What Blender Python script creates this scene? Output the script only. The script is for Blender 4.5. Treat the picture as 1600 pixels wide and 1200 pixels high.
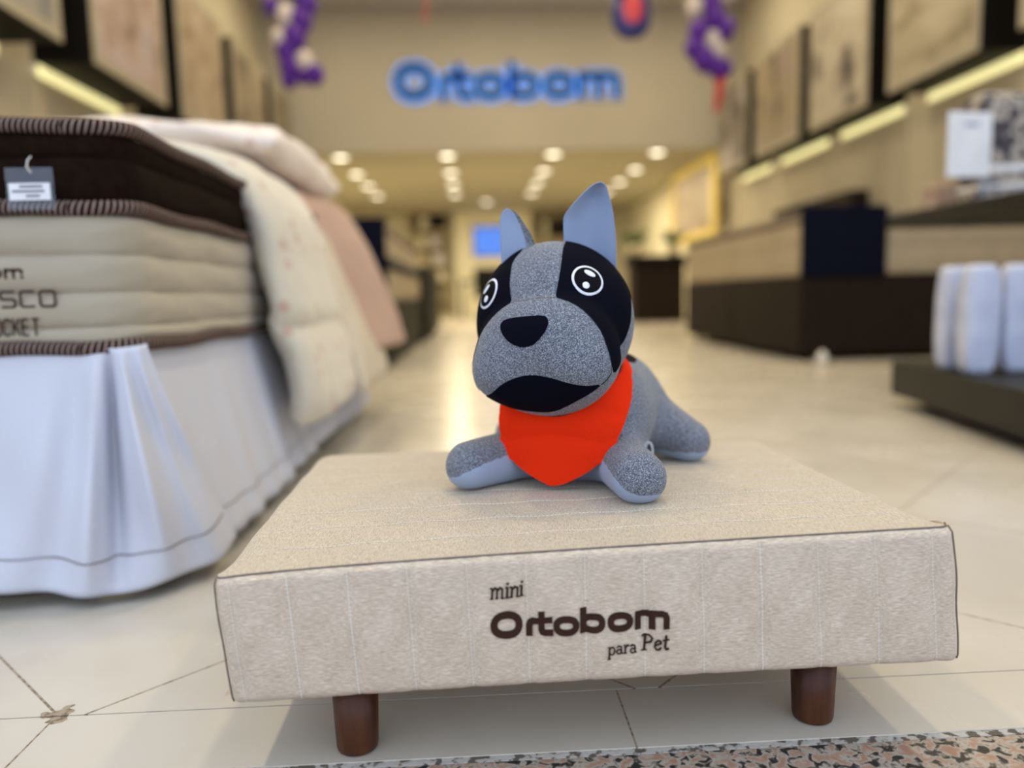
import bpy, bmesh, math, random
import numpy as np
from mathutils import Vector, Matrix

for o in list(bpy.data.objects):
    bpy.data.objects.remove(o, do_unlink=True)
S = bpy.context.scene
COL = S.collection
random.seed(7)

# ------------------------------------------------------------------ camera, world, exposure
cd = bpy.data.cameras.new('camera'); cam = bpy.data.objects.new('camera', cd); COL.objects.link(cam)
S.camera = cam
YAW, PITCH, ROLL = math.radians(2.6), math.radians(6.6), math.radians(1.4)
fw = Vector((math.sin(YAW)*math.cos(PITCH), math.cos(YAW)*math.cos(PITCH), -math.sin(PITCH)))
rt = Vector((math.cos(YAW), -math.sin(YAW), 0)); up = rt.cross(fw)
R2 = rt*math.cos(ROLL)-up*math.sin(ROLL); U2 = up*math.cos(ROLL)+rt*math.sin(ROLL)
cam.matrix_world = Matrix(((R2.x, U2.x, -fw.x, 0), (R2.y, U2.y, -fw.y, 0), (R2.z, U2.z, -fw.z, 0.462), (0, 0, 0, 1)))
cd.sensor_fit = 'HORIZONTAL'; cd.sensor_width = 36; cd.lens = 27
cd.clip_start = 0.02; cd.clip_end = 200
cd.dof.use_dof = True; cd.dof.focus_distance = 0.83; cd.dof.aperture_fstop = 1.55

W = bpy.data.worlds.new('daylight'); S.world = W; W.use_nodes = True
bg = W.node_tree.nodes['Background']
bg.inputs[0].default_value = (0.72, 0.82, 1.0, 1); bg.inputs[1].default_value = 1.85
S.view_settings.view_transform = 'Standard'; S.view_settings.look = 'None'
S.view_settings.gamma = 1.0; S.view_settings.use_curve_mapping = False
S.view_settings.exposure = 0.0
WARM = (1.0, 0.84, 0.56)
def lamp(name, loc, size, power, col=WARM, parent=None, spread=math.pi):
    l = bpy.data.lights.new(name, 'AREA'); l.shape = 'DISK'; l.size = size; l.energy = power; l.color = col
    l.spread = spread
    o = bpy.data.objects.new(name, l); COL.objects.link(o)
    if parent: o.parent = parent
    o.location = loc
    return o

# ------------------------------------------------------------------ materials
def mat(name, col, rough=0.7, col2=None, scale=8.0, stretch=(1, 1, 1), bump=0.0, bscale=None, spec=0.25,
        metal=0.0, detail=3.0, lo=0.35, hi=0.65, sheen=0.0, emit=None, estr=0.0, trans=0.0, ior=1.45, coat=0.0):
    m = bpy.data.materials.new(name); m.use_nodes = True
    N = m.node_tree.nodes; L = m.node_tree.links; b = N['Principled BSDF']
    b.inputs['Base Color'].default_value = (*col, 1); b.inputs['Roughness'].default_value = rough
    b.inputs['Metallic'].default_value = metal; b.inputs['Specular IOR Level'].default_value = spec
    b.inputs['Transmission Weight'].default_value = trans; b.inputs['IOR'].default_value = ior
    b.inputs['Sheen Weight'].default_value = sheen; b.inputs['Coat Weight'].default_value = coat
    if emit: b.inputs['Emission Color'].default_value = (*emit, 1); b.inputs['Emission Strength'].default_value = estr
    if col2 is None: col2 = tuple(c*0.9 for c in col)
    tc = N.new('ShaderNodeTexCoord'); mp = N.new('ShaderNodeMapping'); mp.inputs['Scale'].default_value = stretch
    L.new(tc.outputs['Object'], mp.inputs[0])
    nz = N.new('ShaderNodeTexNoise'); nz.inputs['Scale'].default_value = scale; nz.inputs['Detail'].default_value = detail
    L.new(mp.outputs[0], nz.inputs['Vector'])
    cr = N.new('ShaderNodeValToRGB'); cr.color_ramp.elements[0].position = lo; cr.color_ramp.elements[1].position = hi
    cr.color_ramp.elements[0].color = (*col2, 1); cr.color_ramp.elements[1].color = (*col, 1)
    L.new(nz.outputs['Fac'], cr.inputs[0]); L.new(cr.outputs[0], b.inputs['Base Color'])
    if bump:
        n2 = nz
        if bscale:
            n2 = N.new('ShaderNodeTexNoise'); n2.inputs['Scale'].default_value = bscale; L.new(mp.outputs[0], n2.inputs['Vector'])
        bp_ = N.new('ShaderNodeBump'); bp_.inputs['Strength'].default_value = 1.0; bp_.inputs['Distance'].default_value = bump
        L.new(n2.outputs['Fac'], bp_.inputs['Height']); L.new(bp_.outputs[0], b.inputs['Normal'])
    m['cr'] = 1
    return m
def math_node(N, L, op, a, b=None, c=None):
    n = N.new('ShaderNodeMath'); n.operation = op
    for i, v in enumerate((a, b, c)):
        if v is None: continue
        if isinstance(v, (int, float)): n.inputs[i].default_value = v
        else: L.new(v, n.inputs[i])
    return n.outputs[0]
def mix_col(N, L, fac, a, b):
    n = N.new('ShaderNodeMix'); n.data_type = 'RGBA'
    L.new(fac, n.inputs[0])
    for i, v in ((6, a), (7, b)):
        if isinstance(v, tuple): n.inputs[i].default_value = (*v, 1)
        else: L.new(v, n.inputs[i])
    return n.outputs[2]

M = {}
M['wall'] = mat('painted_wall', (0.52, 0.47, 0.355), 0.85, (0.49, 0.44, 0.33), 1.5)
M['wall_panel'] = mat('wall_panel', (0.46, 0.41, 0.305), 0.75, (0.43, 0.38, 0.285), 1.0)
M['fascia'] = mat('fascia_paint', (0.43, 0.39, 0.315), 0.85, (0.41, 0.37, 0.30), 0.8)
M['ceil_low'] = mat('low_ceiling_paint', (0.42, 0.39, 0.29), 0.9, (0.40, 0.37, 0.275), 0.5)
M['ceil'] = mat('ceiling_paint', (0.62, 0.60, 0.58), 0.9)
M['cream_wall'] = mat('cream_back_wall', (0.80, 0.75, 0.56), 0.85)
M['black'] = mat('black_lacquer', (0.004, 0.0035, 0.003), 0.6, spec=0.15)
M['dark_brown'] = mat('dark_brown_upholstery', (0.018, 0.011, 0.007), 0.7, (0.013, 0.008, 0.005), 30, bump=0.0005, spec=0.15)
M['olive'] = mat('charcoal_laminate', (0.020, 0.019, 0.014), 0.5, (0.016, 0.015, 0.011), 5, spec=0.2)
M['navy'] = mat('navy_cloth', (0.004, 0.006, 0.016), 0.9, (0.003, 0.004, 0.012), 60, bump=0.0004, spec=0.08)
M['beige_side'] = mat('beige_mattress_fabric', (0.40, 0.33, 0.23), 0.85, (0.36, 0.30, 0.21), 12, bump=0.001)
M['taupe'] = mat('taupe_mattress_top', (0.24, 0.20, 0.15), 0.85)
M['white_cloth'] = mat('white_cotton', (0.57, 0.585, 0.655), 0.6, (0.55, 0.565, 0.635), 400, bump=0.0002)
M['white_pack'] = mat('white_folded_cotton', (0.52, 0.55, 0.66), 0.6, (0.44, 0.47, 0.60), 14, bump=0.004)
M['metal'] = mat('brushed_metal', (0.6, 0.58, 0.55), 0.3, metal=1.0)
M['chrome_knob'] = mat('white_plastic', (0.72, 0.70, 0.66), 0.4)
M['lamp_trim'] = mat('white_trim', (0.85, 0.82, 0.75), 0.5)
M['lamp_glow'] = mat('lamp_diffuser', (0.9, 0.85, 0.7), 0.4, emit=(1.0, 0.92, 0.70), estr=5.0)
M['strip_glow'] = mat('led_strip', (0.9, 0.9, 0.5), 0.4, emit=(1.0, 0.90, 0.42), estr=0.92)
M['yellow'] = mat('yellow_frame', (0.62, 0.46, 0.10), 0.5, emit=(1.0, 0.76, 0.18), estr=0.16)
M['tv'] = mat('screen', (0.02, 0.05, 0.2), 0.2, emit=(0.10, 0.28, 0.95), estr=0.9)
M['shelf'] = mat('shelf_laminate', (0.50, 0.43, 0.27), 0.6)
M['plant'] = mat('leaf', (0.08, 0.13, 0.05), 0.6, (0.05, 0.09, 0.03), 20)
M['purple'] = mat('purple_latex', (0.085, 0.018, 0.27), 0.35, (0.07, 0.013, 0.23), 4, coat=0.1)
M['white_latex'] = mat('white_latex', (0.62, 0.55, 0.52), 0.3, coat=0.3)
M['red_foil'] = mat('red_foil', (0.55, 0.05, 0.06), 0.3, coat=0.4)
M['navy_foil'] = mat('navy_foil', (0.03, 0.03, 0.15), 0.3, coat=0.4)
M['wood'] = mat('walnut_stained_wood', (0.095, 0.032, 0.012), 0.4, (0.040, 0.013, 0.006), 55, (1, 1, 0.12), coat=0.08, detail=5)
M['brown_print'] = mat('brown_thread', (0.046, 0.019, 0.010), 0.9, (0.030, 0.012, 0.007), 900, bump=0.0002)
M['thread'] = mat('pale_thread', (0.78, 0.74, 0.66), 0.7)
M['seam'] = mat('dark_seam_thread', (0.16, 0.13, 0.11), 0.85)  # dark thread colour for sewn seams and hem stitching
M['black_fabric'] = mat('black_stretch_fabric', (0.0020, 0.0026, 0.0075), 0.8, (0.0016, 0.0021, 0.0062), 600, spec=0.06)
M['eye_white'] = mat('white_eye_print', (0.80, 0.82, 0.90), 0.5)
M['eye_black'] = mat('black_eye_print', (0.002, 0.002, 0.004), 0.6, spec=0.08)
M['pale_fabric'] = mat('pale_blue_grey_stretch_fabric', (0.27, 0.335, 0.47), 0.75, (0.255, 0.315, 0.45), 900, bump=0.0001)
M['red'] = mat('red_stretch_fabric', (0.78, 0.030, 0.005), 0.85, (0.72, 0.026, 0.004), 700, bump=0.0001, spec=0.05)
M['mat_beige'] = mat('beige_mattress_cover', (0.395, 0.345, 0.255), 0.8, (0.37, 0.32, 0.235), 7, bump=0.006, bscale=9, sheen=0.2)
M['mat_dark'] = mat('espresso_mattress_fabric', (0.013, 0.007, 0.004), 0.9, (0.009, 0.005, 0.003), 60, bump=0.004, bscale=9, spec=0.05, sheen=0.0)
M['acrylic'] = mat('clear_plastic', (0.5, 0.55, 0.65), 0.08)
M['acrylic'].node_tree.nodes['Principled BSDF'].inputs['Alpha'].default_value = 0.12
M['paper'] = mat('white_paper', (0.80, 0.80, 0.82), 0.7)
M['ink'] = mat('dark_ink', (0.05, 0.05, 0.07), 0.7)
M['blue_ink'] = mat('blue_ink', (0.05, 0.09, 0.35), 0.7)
M['pink'] = mat('dusty_pink_plush', (0.46, 0.30, 0.225), 0.95, (0.42, 0.27, 0.205), 40, bump=0.003, sheen=0.2)
M['cream_frill'] = mat('cream_voile', (0.62, 0.56, 0.45), 0.9, (0.56, 0.50, 0.40), 30, bump=0.004)
M['sign_face'] = mat('sign_letter_face', (0.015, 0.05, 0.13), 0.7, spec=0.1)
M['sign_glow'] = mat('sign_backlight', (0.1, 0.2, 0.6), 0.4, emit=(0.12, 0.36, 0.95), estr=1.0)
M['pavement'] = mat('pavement', (0.30, 0.29, 0.28), 0.9, (0.25, 0.24, 0.23), 40, bump=0.002)
M['mortar'] = mat('chipped_mortar', (0.46, 0.43, 0.38), 0.9, (0.12, 0.10, 0.08), 90, bump=0.003, lo=0.42, hi=0.5)

def heather(name, ca, cb, cc, scale, sx, bumpd, rough=0.85):
    # fine two-thread weave, streaked along one axis
    m = bpy.data.materials.new(name); m.use_nodes = True
    N = m.node_tree.nodes; L = m.node_tree.links; b = N['Principled BSDF']
    b.inputs['Roughness'].default_value = rough; b.inputs['Specular IOR Level'].default_value = 0.2
    b.inputs['Sheen Weight'].default_value = 0.15
    tc = N.new('ShaderNodeTexCoord'); mp = N.new('ShaderNodeMapping'); mp.inputs['Scale'].default_value = sx
    L.new(tc.outputs['Object'], mp.inputs[0])
    n1 = N.new('ShaderNodeTexNoise'); n1.inputs['Scale'].default_value = scale; n1.inputs['Detail'].default_value = 3
    n1.inputs['Roughness'].default_value = 0.7
    L.new(mp.outputs[0], n1.inputs['Vector'])
    cr = N.new('ShaderNodeValToRGB'); e = cr.color_ramp.elements
    e[0].position = 0.34; e[0].color = (*ca, 1); e[1].position = 0.66; e[1].color = (*cc, 1)
    k = e.new(0.50); k.color = (*cb, 1)
    L.new(n1.outputs['Fac'], cr.inputs[0]); L.new(cr.outputs[0], b.inputs['Base Color'])
    bb = N.new('ShaderNodeBump'); bb.inputs['Distance'].default_value = bumpd
    L.new(n1.outputs['Fac'], bb.inputs['Height']); L.new(bb.outputs[0], b.inputs['Normal'])
    return m, cr, b, N, L, tc
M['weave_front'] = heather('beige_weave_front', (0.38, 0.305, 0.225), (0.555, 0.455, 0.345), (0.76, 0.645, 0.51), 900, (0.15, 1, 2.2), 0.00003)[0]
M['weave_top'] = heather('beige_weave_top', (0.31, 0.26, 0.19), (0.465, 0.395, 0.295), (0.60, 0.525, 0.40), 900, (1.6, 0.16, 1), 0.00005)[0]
mm, cr, b_, N_, L_, tc_ = heather('grey_marl_fabric', (0.032, 0.038, 0.052), (0.122, 0.136, 0.166), (0.40, 0.425, 0.48), 760, (1, 1, 1), 0.0002)
# pale underside panel: sharp seam where the 'under' attribute crosses zero
at_ = N_.new('ShaderNodeAttribute'); at_.attribute_name = 'under'
nzz = N_.new('ShaderNodeTexNoise'); nzz.inputs['Scale'].default_value = 110; L_.new(tc_.outputs['Object'], nzz.inputs['Vector'])
w_ = math_node(N_, L_, 'MULTIPLY_ADD', nzz.outputs['Fac'], 0.006, -0.003)
s_ = math_node(N_, L_, 'GREATER_THAN', math_node(N_, L_, 'ADD', at_.outputs['Fac'], w_), 0.0)
L_.new(mix_col(N_, L_, s_, cr.outputs[0], (0.29, 0.35, 0.47)), b_.inputs['Base Color'])
M['marl_body'] = mm
M['marl'] = heather('grey_marl_head_fabric', (0.032, 0.038, 0.052), (0.122, 0.136, 0.166), (0.40, 0.425, 0.48), 760, (1, 1, 1), 0.0002)[0]

def dots_mat(name, base, dot, scale):
    m = bpy.data.materials.new(name); m.use_nodes = True
    N = m.node_tree.nodes; L = m.node_tree.links; b = N['Principled BSDF']
    b.inputs['Roughness'].default_value = 0.9; b.inputs['Sheen Weight'].default_value = 0.4
    tc = N.new('ShaderNodeTexCoord'); v = N.new('ShaderNodeTexVoronoi'); v.inputs['Scale'].default_value = scale
    v.inputs['Randomness'].default_value = 0.6
    L.new(tc.outputs['Object'], v.inputs['Vector'])
    f = math_node(N, L, 'LESS_THAN', v.outputs['Distance'], 0.22)
    L.new(mix_col(N, L, f, base, dot), b.inputs['Base Color'])
    nz = N.new('ShaderNodeTexNoise'); nz.inputs['Scale'].default_value = 14
    L.new(tc.outputs['Object'], nz.inputs['Vector'])
    bb = N.new('ShaderNodeBump'); bb.inputs['Distance'].default_value = 0.012
    L.new(nz.outputs['Fac'], bb.inputs['Height']); L.new(bb.outputs[0], b.inputs['Normal'])
    return m
M['duvet'] = dots_mat('cream_cotton_with_pink_sprigs', (0.58, 0.53, 0.42), (0.50, 0.34, 0.27), 15)
M['comforter'] = dots_mat('white_cotton_with_pink_sprigs', (0.74, 0.66, 0.60), (0.60, 0.42, 0.36), 17)

def stripe_mat(name, a, b2, period, duty):
    m = bpy.data.materials.new(name); m.use_nodes = True
    N = m.node_tree.nodes; L = m.node_tree.links; b = N['Principled BSDF']; b.inputs['Roughness'].default_value = 0.9; b.inputs['Specular IOR Level'].default_value = 0.05
    uv = N.new('ShaderNodeUVMap'); uv.uv_map = 'UVMap'; sp = N.new('ShaderNodeSeparateXYZ'); L.new(uv.outputs[0], sp.inputs[0])
    t = math_node(N, L, 'ADD', math_node(N, L, 'DIVIDE', sp.outputs[0], period), math_node(N, L, 'MULTIPLY', sp.outputs[1], 2.0))
    f = math_node(N, L, 'GREATER_THAN', math_node(N, L, 'FRACT', t), duty)
    L.new(mix_col(N, L, f, a, b2), b.inputs['Base Color'])
    return m
M['piping'] = stripe_mat('striped_edge_tape', (0.016, 0.007, 0.007), (0.26, 0.19, 0.155), 0.0085, 0.62)

def picture_mat(name, cols, scale, stretch=(1, 1, 1), seed=0.0):
    m = bpy.data.materials.new(name); m.use_nodes = True
    N = m.node_tree.nodes; L = m.node_tree.links; b = N['Principled BSDF']; b.inputs['Roughness'].default_value = 0.6
    tc = N.new('ShaderNodeTexCoord'); mp = N.new('ShaderNodeMapping'); mp.inputs['Scale'].default_value = stretch
    mp.inputs['Location'].default_value = (seed, seed*1.7, seed*0.6)
    L.new(tc.outputs['Object'], mp.inputs[0])
    nz = N.new('ShaderNodeTexNoise'); nz.inputs['Scale'].default_value = scale; nz.inputs['Detail'].default_value = 1.5
    L.new(mp.outputs[0], nz.inputs['Vector'])
    cr = N.new('ShaderNodeValToRGB'); cr.color_ramp.interpolation = 'EASE'
    while len(cr.color_ramp.elements) < len(cols): cr.color_ramp.elements.new(0.5)
    for i, c in enumerate(cols):
        e = cr.color_ramp.elements[i]; e.position = 0.3+0.4*i/(len(cols)-1); e.color = (*c, 1)
    L.new(nz.outputs['Fac'], cr.inputs[0]); L.new(cr.outputs[0], b.inputs['Base Color'])
    return m

def floor_mat(diag):
    m = bpy.data.materials.new('polished_porcelain_'+('diagonal' if diag else 'strip')); m.use_nodes = True
    N = m.node_tree.nodes; L = m.node_tree.links; b = N['Principled BSDF']
    b.inputs['Specular IOR Level'].default_value = 0.42
    tc = N.new('ShaderNodeTexCoord'); sp = N.new('ShaderNodeSeparateXYZ'); L.new(tc.outputs['Object'], sp.inputs[0])
    X, Y = sp.outputs[0], sp.outputs[1]
    def joint(v, off, period, half):
        f = math_node(N, L, 'FRACT', math_node(N, L, 'DIVIDE', math_node(N, L, 'SUBTRACT', v, off), period))
        d = math_node(N, L, 'ABSOLUTE', math_node(N, L, 'SUBTRACT', f, 0.5))
        return math_node(N, L, 'GREATER_THAN', d, 0.5-half/period)
    if diag:
        j = math_node(N, L, 'MAXIMUM', joint(math_node(N, L, 'ADD', X, Y), 0.361, 0.66, 0.0022),
                      joint(math_node(N, L, 'SUBTRACT', X, Y), -1.304, 0.66, 0.0022))
    else:
        j = joint(X, -0.488, 0.64, 0.0012)
    n1 = N.new('ShaderNodeTexNoise'); n1.inputs['Scale'].default_value = 3.0; n1.inputs['Detail'].default_value = 4; L.new(tc.outputs['Object'], n1.inputs['Vector'])
    c1 = N.new('ShaderNodeValToRGB'); c1.color_ramp.elements[0].color = (0.50, 0.455, 0.375, 1); c1.color_ramp.elements[1].color = (0.58, 0.535, 0.455, 1)
    c1.color_ramp.elements[0].position = 0.35; c1.color_ramp.elements[1].position = 0.65
    L.new(n1.outputs['Fac'], c1.inputs[0])
    # worn, dirty grout and the broken tile corner
    n2 = N.new('ShaderNodeTexNoise'); n2.inputs['Scale'].default_value = 120; L.new(tc.outputs['Object'], n2.inputs['Vector'])
    vd = N.new('ShaderNodeVectorMath'); vd.operation = 'DISTANCE'; L.new(tc.outputs['Object'], vd.inputs[0]); vd.inputs[1].default_value = (-0.488, 0.852, 0)
    n3 = N.new('ShaderNodeTexNoise'); n3.inputs['Scale'].default_value = 45; L.new(tc.outputs['Object'], n3.inputs['Vector'])
    chip = math_node(N, L, 'LESS_THAN', math_node(N, L, 'ADD', vd.outputs['Value'], math_node(N, L, 'MULTIPLY', n3.outputs['Fac'], 0.06)), 0.046)
    c2 = N.new('ShaderNodeValToRGB'); c2.color_ramp.elements[0].color = (0.17, 0.13, 0.09, 1); c2.color_ramp.elements[1].color = (0.33, 0.27, 0.20, 1)
    c2.color_ramp.elements[0].position = 0.4; c2.color_ramp.elements[1].position = 0.55
    L.new(n2.outputs['Fac'], c2.inputs[0])
    msk = math_node(N, L, 'MAXIMUM', j, chip)
    L.new(mix_col(N, L, msk, c1.outputs[0], c2.outputs[0]), b.inputs['Base Color'])
    n4 = N.new('ShaderNodeTexNoise'); n4.inputs['Scale'].default_value = 6; L.new(tc.outputs['Object'], n4.inputs['Vector'])
    L.new(math_node(N, L, 'MAXIMUM', math_node(N, L, 'MULTIPLY_ADD', n4.outputs['Fac'], 0.10, 0.21), math_node(N, L, 'MULTIPLY', msk, 0.9)), b.inputs['Roughness'])
    bb = N.new('ShaderNodeBump'); bb.inputs['Distance'].default_value = 0.002; bb.invert = True
    L.new(msk, bb.inputs['Height']); L.new(bb.outputs[0], b.inputs['Normal'])
    return m
M['tile'] = floor_mat(True); M['tile_strip'] = floor_mat(False)
def granite_mat():
    m = bpy.data.materials.new('speckled_granite'); m.use_nodes = True
    N = m.node_tree.nodes; L = m.node_tree.links; b = N['Principled BSDF']; b.inputs['Roughness'].default_value = 0.4
    tc = N.new('ShaderNodeTexCoord')
    a = N.new('ShaderNodeTexNoise'); a.inputs['Scale'].default_value = 85; a.inputs['Detail'].default_value = 3; a.inputs['Distortion'].default_value = 0.6
    L.new(tc.outputs['Object'], a.inputs['Vector'])
    cr = N.new('ShaderNodeValToRGB'); cr.color_ramp.interpolation = 'LINEAR'; e = cr.color_ramp.elements
    e[0].position = 0.40; e[0].color = (0.02, 0.02, 0.02, 1); e[1].position = 0.64; e[1].color = (0.34, 0.19, 0.12, 1)
    k = e.new(0.44); k.color = (0.16, 0.13, 0.10, 1); k = e.new(0.49); k.color = (0.40, 0.36, 0.29, 1); k = e.new(0.56); k.color = (0.36, 0.24, 0.17, 1)
    L.new(a.outputs['Fac'], cr.inputs[0]); L.new(cr.outputs[0], b.inputs['Base Color'])
    return m
M['granite'] = granite_mat()

# ------------------------------------------------------------------ mesh helpers
def wloc(o):
    v = Vector((0, 0, 0))
    while o: v += o.location; o = o.parent
    return v
def tag(o, label=None, cat=None, group=None, kind=None):
    if label: o['label'] = label
    if cat: o['category'] = cat
    if group: o['group'] = group
    if kind: o['kind'] = kind
    return o
def thing(name, label, cat, loc, group=None):
    o = bpy.data.objects.new(name, None); o.empty_display_size = 0.1; COL.objects.link(o); o.location = loc
    return tag(o, label, cat, group)
def mesh(name, V, Fc, m, parent=None, smooth=False, loc=None, uvs=None):
    V = np.array(V, float).reshape(-1, 3)
    off = np.array(wloc(parent)) if parent else np.array(loc if loc is not None else (0, 0, 0), float)
    me = bpy.data.meshes.new(name); me.from_pydata((V-off).tolist(), [], [tuple(map(int, f)) for f in Fc])
    ms = m if isinstance(m, (list, tuple)) else [m]
    for q in ms: me.materials.append(q)
    o = bpy.data.objects.new(name, me); COL.objects.link(o)
    if parent: o.parent = parent
    else: o.location = off.tolist()
    if smooth: me.shade_smooth()
    if uvs is not None:
        ul = me.uv_layers.new(name='UVMap')
        for i, l in enumerate(me.loops): ul.data[i].uv = uvs[l.vertex_index]
    return o
def cat_mesh(parts):
    V = []; Fc = []; n = 0
    for v, f in parts:
        V += [tuple(x) for x in v]; Fc += [tuple(i+n for i in q) for q in f]; n += len(v)
    return V, Fc
def box(x0, y0, z0, x1, y1, z1, bev=0.0, seg=2):
    bm = bmesh.new(); bmesh.ops.create_cube(bm, size=1)
    for v in bm.verts:
        v.co = Vector(((x0+x1)/2+v.co.x*(x1-x0), (y0+y1)/2+v.co.y*(y1-y0), (z0+z1)/2+v.co.z*(z1-z0)))
    if bev: bmesh.ops.bevel(bm, geom=bm.edges[:], offset=bev, segments=seg, profile=0.5, affect='EDGES')
    bm.verts.index_update(); V = [tuple(v.co) for v in bm.verts]; Fc = [tuple(v.index for v in f.verts) for f in bm.faces]
    bm.free(); return V, Fc
def cyl(c, r0, r1, z0, z1, n=24, rr=0.0):
    prof = [(r0-rr, z0), (r0, z0+rr)] if rr else [(r0, z0)]
    prof += [(r1, z1-rr), (r1-rr, z1)] if rr else [(r1, z1)]
    return lathe(c, prof, n)
def lathe(c, prof, n=24, ax='z'):
    V = []; Fc = []
    for r, z in prof:
        for i in range(n):
            a = 2*math.pi*i/n
            V.append((c[0]+r*math.cos(a), c[1]+r*math.sin(a), c[2]+z))
    for k in range(len(prof)-1):
        for i in range(n):
            j = (i+1) % n; Fc.append((k*n+i, k*n+j, (k+1)*n+j, (k+1)*n+i))
    Fc.append(tuple(range(n))[::-1]); Fc.append(tuple((len(prof)-1)*n+i for i in range(n)))
    return V, Fc
def grid(fn, nu, nv, wrap=False):
    V = []; Fc = []
    for i in range(nu+1):
        for j in range(nv+1): V.append(tuple(fn(i/nu, j/nv)))
    for i in range(nu):
        for j in range(nv):
            a = i*(nv+1)+j; Fc.append((a, a+1, a+nv+2, a+nv+1))
    return V, Fc
def tube(pts, r, n=8, closed=False):
    P = [Vector(p) for p in pts]; V = []; Fc = []
    if closed: P = P+[P[0]]
    m = len(P)
    uv = []; L_ = 0.0
    for i, p in enumerate(P):
        if closed: t = (P[i+1 if i < m-1 else 1]-P[i-1 if i else m-2])
        else: t = P[min(i+1, m-1)]-P[max(i-1, 0)]
        t.normalize(); a = t.cross(Vector((0, 0, 1)))
        if a.length < 0.1: a = t.cross(Vector((1, 0, 0)))
        a.normalize(); b = t.cross(a)
        if i: L_ += (P[i]-P[i-1]).length
        rr = r(i/(m-1)) if callable(r) else r
        for k in range(n):
            th = 2*math.pi*k/n+math.pi; V.append(tuple(p+a*math.cos(th)*rr+b*math.sin(th)*rr)); uv.append((L_, k/n))
    for i in range(m-1):
        for k in range(n):
            l = (k+1) % n; i2 = i+1
            Fc.append((i*n+k, i*n+l, i2*n+l, i2*n+k))
    if not closed: Fc.append(tuple(range(n))[::-1]); Fc.append(tuple((m-1)*n+k for k in range(n)))
    return V, Fc, uv
def solid(o, t, off=-1, sub=0):
    s = o.modifiers.new('thick', 'SOLIDIFY'); s.thickness = t; s.offset = off
    if sub: q = o.modifiers.new('sub', 'SUBSURF'); q.levels = sub; q.render_levels = sub
    return o
def subd(o, n=1):
    q = o.modifiers.new('sub', 'SUBSURF'); q.levels = n; q.render_levels = n; return o
def struct(name, VF, m, smooth=False):
    o = mesh(name, VF[0], VF[1], m, smooth=smooth); o['kind'] = 'structure'; return o
def part(name, VF, m, parent, smooth=False, label=None):
    o = mesh(name, VF[0], VF[1], m, parent, smooth)
    if label: o['label'] = label
    return o
def solo(name, VF, m, label, cat, loc, group=None, smooth=False, uvs=None):
    return tag(mesh(name, VF[0], VF[1], m, smooth=smooth, loc=loc, uvs=uvs), label, cat, group)
def dup(root, loc, label=None, group=None):
    r = root.copy(); COL.objects.link(r); r.location = loc
    if label: r['label'] = label
    if group: r['group'] = group
    for ch in list(root.children):
        c = ch.copy(); COL.objects.link(c); c.parent = r
        for g in list(ch.children):
            d = g.copy(); COL.objects.link(d); d.parent = c
    return r

# stroke lettering: ribbons of given width along centre lines, extruded towards -y
def ribbon(pts, w, closed=False):
    P = [Vector((x, y)) for x, y in pts]; n = len(P); V = []; Fc = []
    for i in range(n):
        if closed: d0 = P[i]-P[i-1]; d1 = P[(i+1) % n]-P[i]
        else:
            d0 = P[i]-P[i-1] if i else P[1]-P[0]; d1 = P[i+1]-P[i] if i < n-1 else P[i]-P[i-1]
        d0.normalize(); d1.normalize()
        n0 = Vector((-d0.y, d0.x)); n1 = Vector((-d1.y, d1.x)); b = (n0+n1)
        b = b.normalized() if b.length > 1e-6 else n0
        k = min(1/max(b.dot(n0), 0.35), 1.9)
        V += [P[i]+b*w/2*k, P[i]-b*w/2*k]
    m = n if closed else n-1
    for i in range(m):
        j = (i+1) % n; Fc.append((2*i, 2*i+1, 2*j+1, 2*j))
    return V, Fc
def extrude2d(V, Fc, frame, t):
    # frame(x, y, d) -> world point; d = 0 on the wall, t = front
    n = len(V); W_ = [frame(v[0], v[1], 0) for v in V]+[frame(v[0], v[1], t) for v in V]
    F2 = [tuple(reversed(f)) for f in Fc]+[tuple(i+n for i in f) for f in Fc]
    edges = {}
    for f in Fc:
        for a, b in zip(f, f[1:]+f[:1]): edges[(a, b)] = 1
    for a, b in edges:
        if (b, a) not in edges: F2.append((a, b, b+n, a+n))
    return W_, F2
def ell(cx, cy, rx, ry, p=2.3, n=40, a0=0, a1=360):
    out = []
    for i in range(n):
        a = math.radians(a0+(a1-a0)*i/(n if a1-a0 == 360 else n-1))
        c, s = math.cos(a), math.sin(a)
        out.append((cx+rx*math.copysign(abs(c)**(2/p), c), cy+ry*math.copysign(abs(s)**(2/p), s)))
    return out
def LOGO():
    # wordmark glyphs: x in the range 0..1305, baseline y = 0; each glyph is a list of (points, width, closed)
    g = []
    g.append([(ell(118, 93, 91, 69, 2.3), 52, True)])
    g.append([([(282, 0), (282, 78), (290, 100), (308, 112), (337, 112)], 46, False)])
    g.append([([(370, 178), (370, 50), (378, 30), (398, 22), (455, 22)], 46, False), ([(335, 112), (450, 112)], 44, False)])
    g.append([(ell(550, 67, 71, 47, 2.4), 47, True)])
    g.append([([(677, 184), (677, 4)], 48, False), (ell(745, 67, 68, 47, 2.5), 46, True)])
    g.append([(ell(947, 67, 71, 47, 2.4), 47, True)])
    g.append([([(1079, 0), (1079, 134)], 46, False), ([(1079, 112), (1150, 112), (1172, 104), (1180, 84), (1180, 0)], 44, False),
              ([(1168, 112), (1250, 112), (1274, 104), (1283, 84), (1283, 0)], 44, False)])
    return g
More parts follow.
